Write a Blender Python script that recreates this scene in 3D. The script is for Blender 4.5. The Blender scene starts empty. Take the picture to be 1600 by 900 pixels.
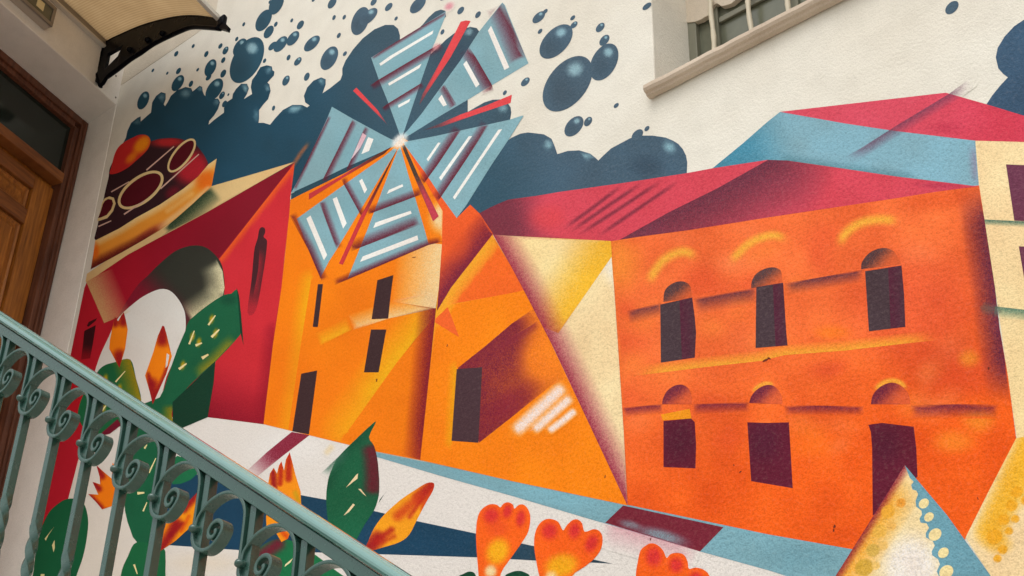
import bpy, bmesh, math, random
import numpy as np
from mathutils import Vector, Matrix
from mathutils.geometry import delaunay_2d_cdt

random.seed(7)
rng = np.random.default_rng(7)
scene = bpy.context.scene
R = math.radians

# ------------------------------------------------------------------ camera
CAM = np.array([0.0, -3.2, 1.6])
FPX = 2311.0                                   # focal length in pixels of a 1600 px wide picture
PITCH, ROLL, AW = R(33.1176), R(1.409), R(48.4533)
cp, sp, cr, sr = math.cos(PITCH), math.sin(PITCH), math.cos(ROLL), math.sin(ROLL)
Rz = np.array([[cr, -sr, 0], [sr, cr, 0], [0, 0, 1.0]])
c_up, c_fw, c_rt = Rz @ [0, -cp, sp], Rz @ [0, sp, cp], Rz @ [1.0, 0, 0]
w_dir = math.cos(AW) * c_fw - math.sin(AW) * c_rt
MCW = np.stack([-w_dir, math.cos(AW) * c_rt + math.sin(AW) * c_fw, c_up])   # camera -> world rows
cam_d = bpy.data.cameras.new('camera'); cam = bpy.data.objects.new('camera', cam_d)
scene.collection.objects.link(cam); scene.camera = cam
cam_d.sensor_width = 36.0; cam_d.lens = 36.0 * FPX / 1600.0
cam_d.clip_start = 0.1; cam_d.clip_end = 400.0
right, down, fwd = MCW[:, 0], MCW[:, 1], MCW[:, 2]
m = Matrix(((right[0], -down[0], -fwd[0], CAM[0]), (right[1], -down[1], -fwd[1], CAM[1]),
            (right[2], -down[2], -fwd[2], CAM[2]), (0, 0, 0, 1)))
cam.matrix_world = m

# ------------------------------------------------------------------ sky, sun, exposure
SUN_EL, SUN_AZ = R(60), R(-14)                 # azimuth measured from -Y towards +X
world = bpy.data.worlds.new('World'); scene.world = world; world.use_nodes = True
nt = world.node_tree; nt.nodes.clear()
o_ = nt.nodes.new('ShaderNodeOutputWorld'); bg = nt.nodes.new('ShaderNodeBackground')
sky = nt.nodes.new('ShaderNodeTexSky'); sky.sky_type = 'NISHITA'; sky.sun_disc = False
sky.sun_elevation = SUN_EL; sky.sun_rotation = math.pi + SUN_AZ
sky.air_density = 1.6; sky.dust_density = 4.0; sky.ozone_density = 1.0
hsv = nt.nodes.new('ShaderNodeHueSaturation'); hsv.inputs['Saturation'].default_value = 0.22
nt.links.new(sky.outputs[0], hsv.inputs['Color']); nt.links.new(hsv.outputs[0], bg.inputs[0])
nt.links.new(bg.outputs[0], o_.inputs[0]); bg.inputs[1].default_value = 0.15
sd = bpy.data.lights.new('sun', 'SUN'); sun = bpy.data.objects.new('sun', sd); scene.collection.objects.link(sun)
sd.energy = 0.55; sd.angle = R(35); sd.color = (1.0, 0.98, 0.94)
to_sun = Vector((math.sin(-SUN_AZ) * math.cos(SUN_EL), -math.cos(SUN_AZ) * math.cos(SUN_EL), math.sin(SUN_EL)))
sun.rotation_euler = to_sun.to_track_quat('Z', 'Y').to_euler(); sun.location = (2, -6, 12)
scene.view_settings.view_transform = 'Standard'; scene.view_settings.look = 'None'
scene.view_settings.gamma = 1.0; scene.view_settings.use_curve_mapping = False
scene.view_settings.exposure = 0.3
scene.cycles.max_bounces = 6; scene.cycles.diffuse_bounces = 3; scene.cycles.glossy_bounces = 2; scene.cycles.transmission_bounces = 3

# ------------------------------------------------------------------ helpers
def lin(c):
    c = np.asarray(c, float) / 255.0
    return np.where(c <= 0.04045, c / 12.92, ((c + 0.055) / 1.055) ** 2.4)
def rgba(c): return tuple(float(x) for x in lin(c)) + (1.0,)
def link(o, parent=None):
    scene.collection.objects.link(o)
    if parent: o.parent = parent
    return o
def tag(o, label=None, cat=None, group=None, kind=None):
    if label: o['label'] = label
    if cat: o['category'] = cat
    if group: o['group'] = group
    if kind: o['kind'] = kind
    return o
def empty(name, loc=(0, 0, 0)):
    o = bpy.data.objects.new(name, None); o.empty_display_size = 0.1; o.location = loc
    return link(o)
def mesh_obj(name, bm, mat, parent=None, smooth=False):
    me = bpy.data.meshes.new(name); bm.normal_update(); bm.to_mesh(me); bm.free()
    if smooth:
        for p in me.polygons: p.use_smooth = True
    me.materials.append(mat)
    return link(bpy.data.objects.new(name, me), parent)
def quad_box(bm, P):
    """box from 8 points: bottom 4 then top 4"""
    v = [bm.verts.new(p) for p in P]
    for f in ((3, 2, 1, 0), (4, 5, 6, 7), (0, 1, 5, 4), (1, 2, 6, 5), (2, 3, 7, 6), (3, 0, 4, 7)):
        bm.faces.new([v[i] for i in f])
def box(bm, x0, x1, y0, y1, z0, z1, fr=None):
    P = [(x0, y0, z0), (x1, y0, z0), (x1, y1, z0), (x0, y1, z0), (x0, y0, z1), (x1, y0, z1), (x1, y1, z1), (x0, y1, z1)]
    if fr: P = [fr(*p) for p in P]
    quad_box(bm, P)
def bevel(bm, w=0.003, seg=2):
    bmesh.ops.bevel(bm, geom=list(bm.edges), offset=w, segments=seg, profile=0.6, affect='EDGES', clamp_overlap=True)
def prism(bm, pts, f0, f1):
    """outline extruded between two placing functions"""
    a = [bm.verts.new(f0(*p)) for p in pts]; b = [bm.verts.new(f1(*p)) for p in pts]
    n = len(pts)
    for i in range(n): bm.faces.new((a[i], a[(i + 1) % n], b[(i + 1) % n], b[i]))
    bm.faces.new(a[::-1]); bm.faces.new(b)
    bmesh.ops.recalc_face_normals(bm, faces=bm.faces)

def new_mat(name):
    mt = bpy.data.materials.new(name); mt.use_nodes = True
    return mt, mt.node_tree, mt.node_tree.nodes['Principled BSDF']
def N(nt, typ, **kw):
    n = nt.nodes.new(typ)
    for k, v in kw.items():
        if k in n.inputs: n.inputs[k].default_value = v
        else: setattr(n, k, v)
    return n
def noise(nt, vec, scale, detail=4, rough=0.55):
    n = N(nt, 'ShaderNodeTexNoise', Scale=scale, Detail=detail, Roughness=rough)
    nt.links.new(vec, n.inputs['Vector']); return n.outputs['Fac']
def ramp(nt, fac, stops):
    r_ = nt.nodes.new('ShaderNodeValToRGB'); els = r_.color_ramp.elements
    while len(els) < len(stops): els.new(0.5)
    for e, (p, c) in zip(els, stops): e.position = p; e.color = c
    nt.links.new(fac, r_.inputs[0]); return r_.outputs[0]
def mixc(nt, fac, a, b, mode='MIX'):
    mx = nt.nodes.new('ShaderNodeMix'); mx.data_type = 'RGBA'; mx.blend_type = mode
    for sock, val in ((mx.inputs[0], fac), (mx.inputs[6], a), (mx.inputs[7], b)):
        if hasattr(val, 'is_output'): nt.links.new(val, sock)
        else: sock.default_value = val
    return mx.outputs[2]
def maprange(nt, v, a, b, c, d):
    n = N(nt, 'ShaderNodeMapRange'); nt.links.new(v, n.inputs[0])
    for i, x in zip((1, 2, 3, 4), (a, b, c, d)): n.inputs[i].default_value = x
    return n.outputs[0]
def coords(nt): return nt.nodes.new('ShaderNodeTexCoord').outputs['Object']

def stucco_relief(nt, vec, bsdf, base_dist=0.004, by_x=True):
    """rough render: lumps about a centimetre across with finer grit, coarser at the near end of the wall"""
    n1 = noise(nt, vec, 88, 3, 0.6); n2 = noise(nt, vec, 230, 1, 0.6)
    add = N(nt, 'ShaderNodeMath', operation='MULTIPLY_ADD'); nt.links.new(n2, add.inputs[0])
    add.inputs[1].default_value = 0.45; nt.links.new(n1, add.inputs[2])
    b = N(nt, 'ShaderNodeBump', Distance=base_dist); nt.links.new(add.outputs[0], b.inputs['Height'])
    if by_x:
        sx = nt.nodes.new('ShaderNodeSeparateXYZ'); nt.links.new(vec, sx.inputs[0])
        nt.links.new(maprange(nt, sx.outputs[0], -5.2, -2.0, 0.16, 0.62), b.inputs['Strength'])
    else: b.inputs['Strength'].default_value = 0.4
    nt.links.new(b.outputs[0], bsdf.inputs['Normal'])
    return n1, n2

def plaster(name, base, stain, by_x=True, dist=0.004):
    mt, nt, b = new_mat(name); v = coords(nt)
    n1, n2 = stucco_relief(nt, v, b, dist, by_x)
    big = noise(nt, v, 1.3, 3, 0.6); mid = noise(nt, v, 9, 2, 0.6)
    c = mixc(nt, ramp(nt, big, [(0.38, (0, 0, 0, 1)), (0.72, (1, 1, 1, 1))]), rgba(base), rgba(stain))
    c = mixc(nt, 0.10, c, ramp(nt, mid, [(0.3, (0.35, 0.32, 0.28, 1)), (0.6, (1, 1, 1, 1))]), 'MULTIPLY')
    c = mixc(nt, 0.16, c, ramp(nt, n2, [(0.3, (0.3, 0.28, 0.25, 1)), (0.55, (1, 1, 1, 1))]), 'MULTIPLY')
    nt.links.new(c, b.inputs['Base Color']); b.inputs['Roughness'].default_value = 0.88
    return mt

def painted(name, col, rough=0.4, var=0.12, bump=0.0, bscale=60, spec=0.5, metallic=0.0):
    mt, nt, b = new_mat(name); v = coords(nt)
    n1 = noise(nt, v, 14, 5, 0.6); n2 = noise(nt, v, 150, 3, 0.6)
    c = mixc(nt, var * 2, rgba(col), ramp(nt, n1, [(0.3, (0.45, 0.45, 0.45, 1)), (0.7, (1.0, 1.0, 1.0, 1))]), 'MULTIPLY')
    nt.links.new(c, b.inputs['Base Color'])
    nt.links.new(maprange(nt, n1, 0.3, 0.7, rough * 0.8, min(1, rough * 1.3)), b.inputs['Roughness'])
    b.inputs['Specular IOR Level'].default_value = spec; b.inputs['Metallic'].default_value = metallic
    if bump:
        bp = N(nt, 'ShaderNodeBump', Strength=bump, Distance=0.002)
        nt.links.new(noise(nt, v, bscale, 4, 0.6), bp.inputs['Height']); nt.links.new(bp.outputs[0], b.inputs['Normal'])
    return mt

def wood(name, dark, light, axis='Z', rough=0.5):
    mt, nt, b = new_mat(name); v = coords(nt)
    mp = N(nt, 'ShaderNodeMapping'); nt.links.new(v, mp.inputs[0])
    mp.inputs['Scale'].default_value = (38, 38, 2.2) if axis == 'Z' else (3, 3, 38)
    g = noise(nt, mp.outputs[0], 1.6, 6, 0.65); f = noise(nt, v, 4, 3)
    c = ramp(nt, g, [(0.3, rgba(dark)), (0.68, rgba(light))])
    c = mixc(nt, 0.35, c, ramp(nt, f, [(0.35, (0.5, 0.45, 0.42, 1)), (0.65, (1, 1, 1, 1))]), 'MULTIPLY')
    nt.links.new(c, b.inputs['Base Color']); b.inputs['Roughness'].default_value = rough
    bp = N(nt, 'ShaderNodeBump', Strength=0.15, Distance=0.001); nt.links.new(g, bp.inputs['Height'])
    nt.links.new(bp.outputs[0], b.inputs['Normal'])
    return mt

def paint_material():
    """spray paint on the render: two coats stored per corner, mixed by the grain of the wall"""
    mt, nt, b = new_mat('mural_spray_paint'); v = coords(nt)
    n1, n2 = stucco_relief(nt, v, b, 0.004, True)
    a1 = N(nt, 'ShaderNodeAttribute', attribute_name='coat_thin'); a2 = N(nt, 'ShaderNodeAttribute', attribute_name='coat_full')
    grain = noise(nt, v, 260, 1, 0.75)
    f = maprange(nt, grain, 0.38, 0.62, 0.0, 1.0)
    c = mixc(nt, f, a1.outputs['Color'], a2.outputs['Color'])
    big = noise(nt, v, 3.1, 3, 0.65)
    c = mixc(nt, 0.16, c, ramp(nt, big, [(0.3, (0.70, 0.68, 0.66, 1)), (0.62, (1, 1, 1, 1))]), 'MULTIPLY')
    sx = nt.nodes.new('ShaderNodeSeparateXYZ'); nt.links.new(v, sx.inputs[0])
    grit = maprange(nt, sx.outputs[0], -5.0, -2.2, 0.06, 0.22)
    c = mixc(nt, grit, c, ramp(nt, n2, [(0.32, (0.35, 0.33, 0.32, 1)), (0.52, (1, 1, 1, 1))]), 'MULTIPLY')  # relief shade put into the colour: hollows darkened, fine then coarse
    c = mixc(nt, grit, c, ramp(nt, n1, [(0.34, (0.45, 0.43, 0.42, 1)), (0.50, (1, 1, 1, 1))]), 'MULTIPLY')
    # dusty high points, with the lit side of the relief put into the colour
    hi = ramp(nt, n1, [(0.52, (0, 0, 0, 1)), (0.70, (1, 1, 1, 1))])
    dust_highlight = N(nt, 'ShaderNodeMath', operation='MULTIPLY'); nt.links.new(hi, dust_highlight.inputs[0])
    nt.links.new(maprange(nt, sx.outputs[0], -4.6, -2.0, 0.0, 0.03), dust_highlight.inputs[1])
    c = mixc(nt, dust_highlight.outputs[0], c, rgba((236, 214, 196)))
    nt.links.new(c, b.inputs['Base Color']); b.inputs['Roughness'].default_value = 0.8
    b.inputs['Specular IOR Level'].default_value = 0.12
    return mt

M = {}
M['cream'] = plaster('cream_render', (228, 223, 210), (220, 212, 196))
M['jamb'] = plaster('beige_render', (206, 192, 172), (190, 176, 156), by_x=False, dist=0.0015)
M['lintel'] = plaster('grey_beige_render', (238, 231, 222), (230, 221, 210), by_x=False, dist=0.0012)
M['lining'] = plaster('lightened_reveal_plaster', (244, 238, 228), (240, 233, 222), by_x=False, dist=0.0008)  # paler copy of the wall plaster, lightening the underlit strip by the door
M['rough'] = plaster('rough_patch_render', (214, 203, 184), (200, 186, 164), by_x=False, dist=0.006)
M['paint'] = paint_material()
M['sill'] = plaster('weathered_sill_stone', (205, 188, 168), (172, 150, 128), by_x=False, dist=0.0025)
M['bar'] = painted('cream_bar_paint', (205, 194, 170), 0.6, 0.14, 0.5)
M['sash'] = painted('grey_green_sash', (118, 116, 98), 0.6, 0.15)
M['green'] = painted('green_iron_paint', (46, 80, 70), 0.25, 0.08, 0.06, 90, 0.7)
M['green_top'] = painted('handrail_green_skylit', (96, 142, 134), 0.14, 0.03, 0, 160, 0.9)  # lighter copy of the railing green, sky light put into the base colour
M['green_top'].node_tree.nodes['Principled BSDF'].inputs['Coat Weight'].default_value = 0.8
M['green_top'].node_tree.nodes['Principled BSDF'].inputs['Coat Roughness'].default_value = 0.1
M['door'] = wood('oiled_door_wood', (118, 64, 14), (190, 118, 40))
M['frame'] = wood('dark_frame_wood', (70, 34, 20), (124, 74, 50), rough=0.45)
M['rail_h'] = wood('transom_wood', (104, 52, 18), (158, 96, 44), axis='X')
M['black'] = painted('black_plastic', (9, 11, 17), 0.3, 0.05, 0, 40, 0.05)
M['alu'] = painted('grey_aluminium', (140, 132, 124), 0.38, 0.05, 0, 60, 0.5, 0.5)
M['alu_edge'] = painted('bright_aluminium', (206, 198, 186), 0.35, 0.05, 0, 60, 0.6, 0.2)
M['lamp'] = painted('lamp_housing', (172, 158, 142), 0.5, 0.06)
M['concrete'] = plaster('concrete_paving', (198, 193, 184), (176, 170, 160), by_x=False, dist=0.003)
def glass_mat(name, col, rough, mottle=0.5):
    mt, nt, b = new_mat(name); v = coords(nt)
    c = mixc(nt, mottle, rgba(col), ramp(nt, noise(nt, v, 7, 4, 0.6), [(0.3, (0.35, 0.35, 0.35, 1)), (0.7, (1, 1, 1, 1))]), 'MULTIPLY')
    nt.links.new(c, b.inputs['Base Color']); b.inputs['Roughness'].default_value = rough
    b.inputs['Specular IOR Level'].default_value = 0.5
    return mt
M['pane'] = glass_mat('dusty_window_glass', (108, 110, 92), 0.25)
M['transom'] = glass_mat('dark_transom_glass', (34, 42, 38), 0.12)
M['lamp_glass'] = glass_mat('lamp_glass', (104, 102, 84), 0.2)
M['reflector'] = painted('lamp_reflector', (220, 205, 160), 0.3, 0.05)
def canopy_sheet():
    mt, nt, b = new_mat('bronze_polycarbonate'); v = nt.nodes.new('ShaderNodeTexCoord').outputs['UV']
    wv = N(nt, 'ShaderNodeTexWave', Scale=20.0, Distortion=0.0); wv.wave_type = 'BANDS'; wv.bands_direction = 'X'
    nt.links.new(v, wv.inputs[0])
    st = noise(nt, v, 3.0, 4, 0.6)
    c = mixc(nt, ramp(nt, wv.outputs['Fac'], [(0.25, (0, 0, 0, 1)), (0.75, (1, 1, 1, 1))]), rgba((196, 180, 156)), rgba((212, 198, 174)))
    c = mixc(nt, 0.4, c, ramp(nt, st, [(0.35, (0.6, 0.55, 0.5, 1)), (0.6, (1, 1, 1, 1))]), 'MULTIPLY')
    nt.links.new(c, b.inputs['Base Color']); b.inputs['Roughness'].default_value = 0.12
    tr = N(nt, 'ShaderNodeBsdfTranslucent'); nt.links.new(c, tr.inputs[0])
    mx = N(nt, 'ShaderNodeMixShader'); mx.inputs[0].default_value = 0.82
    nt.links.new(b.outputs[0], mx.inputs[1]); nt.links.new(tr.outputs[0], mx.inputs[2])
    out = [n for n in nt.nodes if n.type == 'OUTPUT_MATERIAL'][0]; tp = N(nt, 'ShaderNodeBsdfTransparent'); tp.inputs[0].default_value = rgba((226, 206, 176))
    m2 = N(nt, 'ShaderNodeMixShader'); m2.inputs[0].default_value = 0.38
    nt.links.new(mx.outputs[0], m2.inputs[1]); nt.links.new(tp.outputs[0], m2.inputs[2])
    nt.links.new(m2.outputs[0], out.inputs[0])
    return mt
M['sheet'] = canopy_sheet()

# ================================================================== LARGE STRUCTURE
# paving
bm = bmesh.new(); box(bm, -60, 60, -60, 60, -0.3, 0.0)
tag(mesh_obj('ground', bm, M['concrete']), kind='structure')
# stair flight along the wall (below the picture), landing in front of the door
LAND_Z, RISERS = 3.78, 19
rise = LAND_Z / RISERS; tread = rise / 0.713; X_TOP = -5.22
bm = bmesh.new()
prof = [(-5.95, 0.002), (-5.95, LAND_Z), (X_TOP, LAND_Z)]
for i in range(RISERS):
    prof += [(X_TOP + i * tread, LAND_Z - (i + 1) * rise), (X_TOP + (i + 1) * tread, LAND_Z - (i + 1) * rise)]
prof = prof[:-1] + [(X_TOP + (RISERS - 1) * tread, 0.002)] if prof[-1][1] <= 0.01 else prof
prof = [p for i, p in enumerate(prof) if i == 0 or p != prof[i - 1]]
prism(bm, prof, lambda x, z: (x, -1.2, z), lambda x, z: (x, -0.012, z))
tag(mesh_obj('stairs', bm, M['concrete']), kind='structure')

# mural wall with its window opening
WX0, WX1, WZ0, WZ1 = -2.205, -1.05, 4.945, 5.95
bm = bmesh.new()
def ring(y):
    o = [bm.verts.new((x, y, z)) for x, z in ((-6.3, 0.0), (3.0, 0.0), (3.0, 9.2), (-6.3, 9.2))]
    i = [bm.verts.new((x, y, z)) for x, z in ((WX0, WZ0), (WX1, WZ0), (WX1, WZ1), (WX0, WZ1))]
    return o, i
fo, fi = ring(0.0); bo, bi = ring(0.36)
for k in range(4):
    n_ = (k + 1) % 4
    bm.faces.new((fo[k], fo[n_], fi[n_], fi[k])); bm.faces.new((bo[n_], bo[k], bi[k], bi[n_]))
    bm.faces.new((fi[k], fi[n_], bi[n_], bi[k])); bm.faces.new((fo[n_], fo[k], bo[k], bo[n_]))
edges = [e for e in bm.edges if all(v in fi for v in e.verts)]
bmesh.ops.bevel(bm, geom=edges, offset=0.006, segments=3, profile=0.5, affect='EDGES')
wall = mesh_obj('mural_wall', bm, M['cream'])
tag(wall, 'cream rendered wall covered by a colourful windmill and houses mural', 'wall')

# ================================================================== MURAL
# Tracing grid: a survey of the painting in the picture's 1600 x 900 grid; `wall_xz` carries it on to the wall plane y = 0.
def wall_xz(p):
    p = np.asarray(p, float)
    v = np.stack([(p[:, 0] - 800) / FPX, (p[:, 1] - 450) / FPX, np.ones(len(p))], 1) @ MCW.T
    t = -CAM[1] / v[:, 1]
    return CAM[0] + t * v[:, 0], CAM[2] + t * v[:, 2]

def sm(pts, k=5, closed=True):
    """Catmull-Rom through the points"""
    P = np.asarray(pts, float); n = len(P); out = []
    rng_ = range(n) if closed else range(n - 1)
    for i in rng_:
        if closed: p0, p1, p2, p3 = P[i - 1], P[i], P[(i + 1) % n], P[(i + 2) % n]
        else: p0, p1, p2, p3 = P[max(i - 1, 0)], P[i], P[i + 1], P[min(i + 2, n - 1)]
        for s in np.arange(k) / k:
            out.append(0.5 * (2 * p1 + (p2 - p0) * s + (2 * p0 - 5 * p1 + 4 * p2 - p3) * s * s + (3 * p1 - p0 - 3 * p2 + p3) * s ** 3))
    if not closed: out.append(P[-1])
    return np.array(out)
def ell(cx, cy, a, b, ang=0, n=28):
    t = np.linspace(0, 2 * np.pi, n, endpoint=False); c, s = math.cos(R(ang)), math.sin(R(ang))
    x, y = a * np.cos(t), b * np.sin(t)
    return np.stack([cx + x * c - y * s, cy + x * s + y * c], 1)
def disc(cx, cy, w, h, n=26):
    """a round spot on the wall, seen in the tracing grid with half extents w, h"""
    sl = (1500 - cy * 0.97) / (cx + 1790.0); sl = min(sl, 0.85 * h / w)
    a = math.sqrt(max(h * h - (sl * w) ** 2, 0.1)); t = np.linspace(0, 2 * np.pi, n, endpoint=False)
    return np.stack([cx + w * np.cos(t), cy + a * np.sin(t) - sl * w * np.cos(t)], 1)
def inside(P, poly):
    x, y = P[:, 0], P[:, 1]; r = np.zeros(len(P), bool)
    x0, y0 = poly[:, 0], poly[:, 1]; x1, y1 = np.roll(x0, -1), np.roll(y0, -1)
    for a, b, c, d in zip(x0, y0, x1, y1):
        if b == d: continue
        k = (b > y) != (d > y)
        if k.any(): r ^= k & (x < (c - a) * (y - b) / (d - b) + a)
    return r
def pdist(P, line):
    """distance to a polyline, signed side, and 0..1 position along it"""
    line = np.asarray(line, float); seg = np.diff(line, axis=0); L = np.linalg.norm(seg, axis=1); cum = np.r_[0, np.cumsum(L)]
    best = np.full(len(P), 1e9); sg = np.ones(len(P)); pos = np.zeros(len(P))
    for i in range(len(seg)):
        if L[i] < 1e-9: continue
        d = P - line[i]; t = np.clip((d @ seg[i]) / L[i] ** 2, 0, 1)
        q = d - t[:, None] * seg[i]; dist = np.hypot(q[:, 0], q[:, 1])
        k = dist < best
        best[k] = dist[k]; sg[k] = np.sign(seg[i][0] * d[k, 1] - seg[i][1] * d[k, 0]); pos[k] = (cum[i] + t[k] * L[i]) / cum[-1]
    return best, sg, pos
ss = lambda x: (lambda y: y * y * (3 - 2 * y))(np.clip(x, 0, 1))

def EDGE(line, w, col, to, a=1.0, p=1.0, taper=0.0, clip=None):
    """paint sprayed against a straight mask: hard on the line, fading away on the side of `to`"""
    ref = pdist(np.array([to], float), line)[1][0]
    def f(P):
        d, s, t = pdist(P, line)
        al = a * np.clip(1 - d / w, 0, 1) ** p * (s == ref)
        if taper: al = al * ss(t / taper) * ss((1 - t) / taper)
        if clip is not None: al = al * inside(P, np.asarray(clip, float))
        return al, col
    f.line = line; return f
def SOFT(line, w, col, a=1.0, p=1.0, taper=0.0):
    def f(P):
        d, s, t = pdist(P, line); al = a * ss(1 - d / w) ** p
        if taper: al = al * ss(t / taper + 0.15) * ss((1 - t) / taper + 0.15)
        return al, col
    f.line = None; return f
def BLOB(cx, cy, rx, ry, col, a=1.0, ang=0, core=0.2):
    c, s = math.cos(R(ang)), math.sin(R(ang))
    def f(P):
        x, y = P[:, 0] - cx, P[:, 1] - cy
        r = np.hypot((x * c + y * s) / rx, (-x * s + y * c) / ry)
        return a * ss((1 - r) / (1 - core)), col
    f.line = None; return f
def GRAD(p0, p1, col, a0=0.0, a1=1.0):
    p0, p1 = np.array(p0, float), np.array(p1, float); d = p1 - p0
    def f(P):
        t = ss(((P - p0) @ d) / (d @ d)); return a0 + (a1 - a0) * t, col
    f.line = None; return f

LAYERS = []
CREAM = np.array((228, 223, 210.))
class Layer: pass
def vnoise(P, cell, seed):
    """smooth lattice noise, -1..1"""
    q = P / cell; i = np.floor(q).astype(int); f = q - i; f = f * f * (3 - 2 * f)
    h = lambda a, b: np.modf(np.abs(np.sin(a * 127.1 + b * 311.7 + seed * 74.7) * 43758.5453))[0] * 2 - 1
    a = h(i[:, 0], i[:, 1]) * (1 - f[:, 0]) + h(i[:, 0] + 1, i[:, 1]) * f[:, 0]
    b = h(i[:, 0], i[:, 1] + 1) * (1 - f[:, 0]) + h(i[:, 0] + 1, i[:, 1] + 1) * f[:, 0]
    return a * (1 - f[:, 1]) + b * f[:, 1]
def coat(l, P, s):
    """colour and cover of one layer; s scales how far the sprays cover"""
    n = len(P); c = np.tile(np.array(l.col, float), (n, 1))
    for op in l.ops:
        a, k = op(P); a = np.clip(a * s, 0, 1)[:, None]; c = c * (1 - a) + np.array(k, float) * a
    if l.mottle and l.alpha is None:
        k = (vnoise(P, 46, 1) * .55 + vnoise(P, 19, 2) * .3 + vnoise(P, 95, 3) * .5) * l.mottle
        c = np.clip(c * (1 + k[:, None] * np.array((.35, .8, 1.0))) + (k * 14)[:, None], 0, 255)
    if l.alpha is None: return c, None
    al = np.zeros(n)
    for op in l.alpha: al = 1 - (1 - al) * (1 - np.clip(op(P)[0] * s, 0, 1))
    return c, al
def comp(P, k, s):
    c = np.tile(CREAM, (len(P), 1)); lo, hi = P.min(0), P.max(0)
    for l in LAYERS[:k]:
        if (l.lo > hi).any() or (l.hi < lo).any(): continue
        q = inside(P, l.poly)
        if not q.any(): continue
        cc, al = coat(l, P[q], s)
        c[q] = cc if al is None else c[q] * (1 - al[:, None]) + cc * al[:, None]
    return c
def paint(name, poly, col, *ops, parent=None, step=None, alpha=None, label=None, cuts=(), mottle=0.07):
    l = Layer(); l.poly = np.asarray(poly, float); l.col = col; l.ops = ops; l.alpha = alpha; l.mottle = mottle
    l.lo, l.hi = l.poly.min(0), l.poly.max(0); k = len(LAYERS)
    verts = [tuple(p) for p in l.poly]; n = len(verts); edges = [(i, (i + 1) % n) for i in range(n)]
    if step is None and (ops or alpha): step = 6.0
    if step:
        xs = np.arange(l.lo[0], l.hi[0], step); ys = np.arange(l.lo[1], l.hi[1], step * 0.87)
        g = np.array([(x + (j % 2) * step / 2, y) for j, y in enumerate(ys) for x in xs])
        if len(g):
            g = g[inside(g, l.poly)]
            if len(g):
                d, _, _ = pdist(g, np.vstack([l.poly, l.poly[:1]])); g = g[d > step * 0.35]
                verts += [tuple(p) for p in g]
    def add_line(L):
        b = len(verts); verts.extend(tuple(p) for p in L); edges.extend((b + i, b + i + 1) for i in range(len(L) - 1))
    for op in list(ops) + list(alpha or ()):
        if op.line is not None: add_line(op.line)
    for c_ in cuts: add_line(c_)
    if alpha is not None:                       # a soft coat: keep the crisp edges of what lies beneath
        for j in LAYERS:
            if (j.lo > l.hi).any() or (j.hi < l.lo).any(): continue
            add_line(np.vstack([j.poly, j.poly[:1]]))
    V, _, F, _, _, _ = delaunay_2d_cdt([Vector(v) for v in verts], edges, [], 0, 1e-4)
    V = np.array([(v[0], v[1]) for v in V]); F = np.array([f for f in F if len(f) == 3])
    cen = V[F].mean(1); keep = inside(cen, l.poly); F = F[keep]; cen = cen[keep]
    if not len(F): return None
    used, inv = np.unique(F, return_inverse=True); V = V[used]; F = inv.reshape(-1, 3)
    ar = (V[F[:, 1]] - V[F[:, 0]]); br = (V[F[:, 2]] - V[F[:, 0]]); cr_ = ar[:, 0] * br[:, 1] - ar[:, 1] * br[:, 0]
    F[cr_ > 0] = F[cr_ > 0][:, ::-1]
    F = F[np.abs(cr_) > 1e-6]
    # stacking order of the coats (about a tenth of a millimetre each)
    lev = 0; probe = np.vstack([V, V[F].mean(1)])
    for j in LAYERS:
        if j.lev < lev or (j.lo > l.hi).any() or (j.hi < l.lo).any(): continue
        if inside(probe, j.poly).any() or inside(j.poly, l.poly).any(): lev = j.lev
    l.lev = lev + 1
    X, Z = wall_xz(V); y = -0.0005 - 0.00012 * l.lev
    me = bpy.data.meshes.new(name)
    me.from_pydata(np.stack([X, np.full(len(X), y), Z], 1).tolist(), [], F.tolist())
    P = V[F]; P = (P * 0.96 + P.mean(1, keepdims=True) * 0.04).reshape(-1, 2)
    for an, s in (('coat_thin', 0.82), ('coat_full', 1.16)):
        c, al = coat(l, P, s)
        if al is not None: c = comp(P, k, s) * (1 - al[:, None]) + c * al[:, None]
        at = me.color_attributes.new(an, 'FLOAT_COLOR', 'CORNER')
        at.data.foreach_set('color', np.hstack([lin(c), np.ones((len(c), 1))]).astype(np.float32).ravel())
    me.materials.append(M['paint'])
    o = link(bpy.data.objects.new(name, me), parent or wall)
    if label: o['label'] = label
    l.name = name; LAYERS.append(l)
    return o
def strip(name, line, w, col, to, a=1.0, p=1.0, taper=0.0, parent=None, step=None, clip=None):
    """a masked spray band as its own soft coat"""
    line = np.asarray(line, float); d = np.gradient(line, axis=0); nrm = np.stack([-d[:, 1], d[:, 0]], 1)
    nrm /= np.linalg.norm(nrm, axis=1)[:, None]
    if ((np.array(to) - line[0]) @ nrm[0]) < 0: nrm = -nrm
    poly = np.vstack([line, (line + nrm * w)[::-1]])
    return paint(name, poly, col, parent=parent, alpha=[EDGE(line, w, col, to, a, p, taper, clip)], step=step or max(2.5, w / 3.5))
def stroke(name, line, w, col, a=1.0, p=1.0, taper=0.0, parent=None, step=None):
    line = np.asarray(line, float); d = np.gradient(line, axis=0); nrm = np.stack([-d[:, 1], d[:, 0]], 1)
    nrm /= np.linalg.norm(nrm, axis=1)[:, None]
    e0 = line[0] - d[0] / np.linalg.norm(d[0]) * w * 0.7; e1 = line[-1] + d[-1] / np.linalg.norm(d[-1]) * w * 0.7
    poly = np.vstack([[e0], line + nrm * w, [e1], (line - nrm * w)[::-1]])
    return paint(name, poly, col, parent=parent, alpha=[SOFT(line, w, col, a, p, taper)], step=step or max(2.5, w / 3.5))
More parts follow.
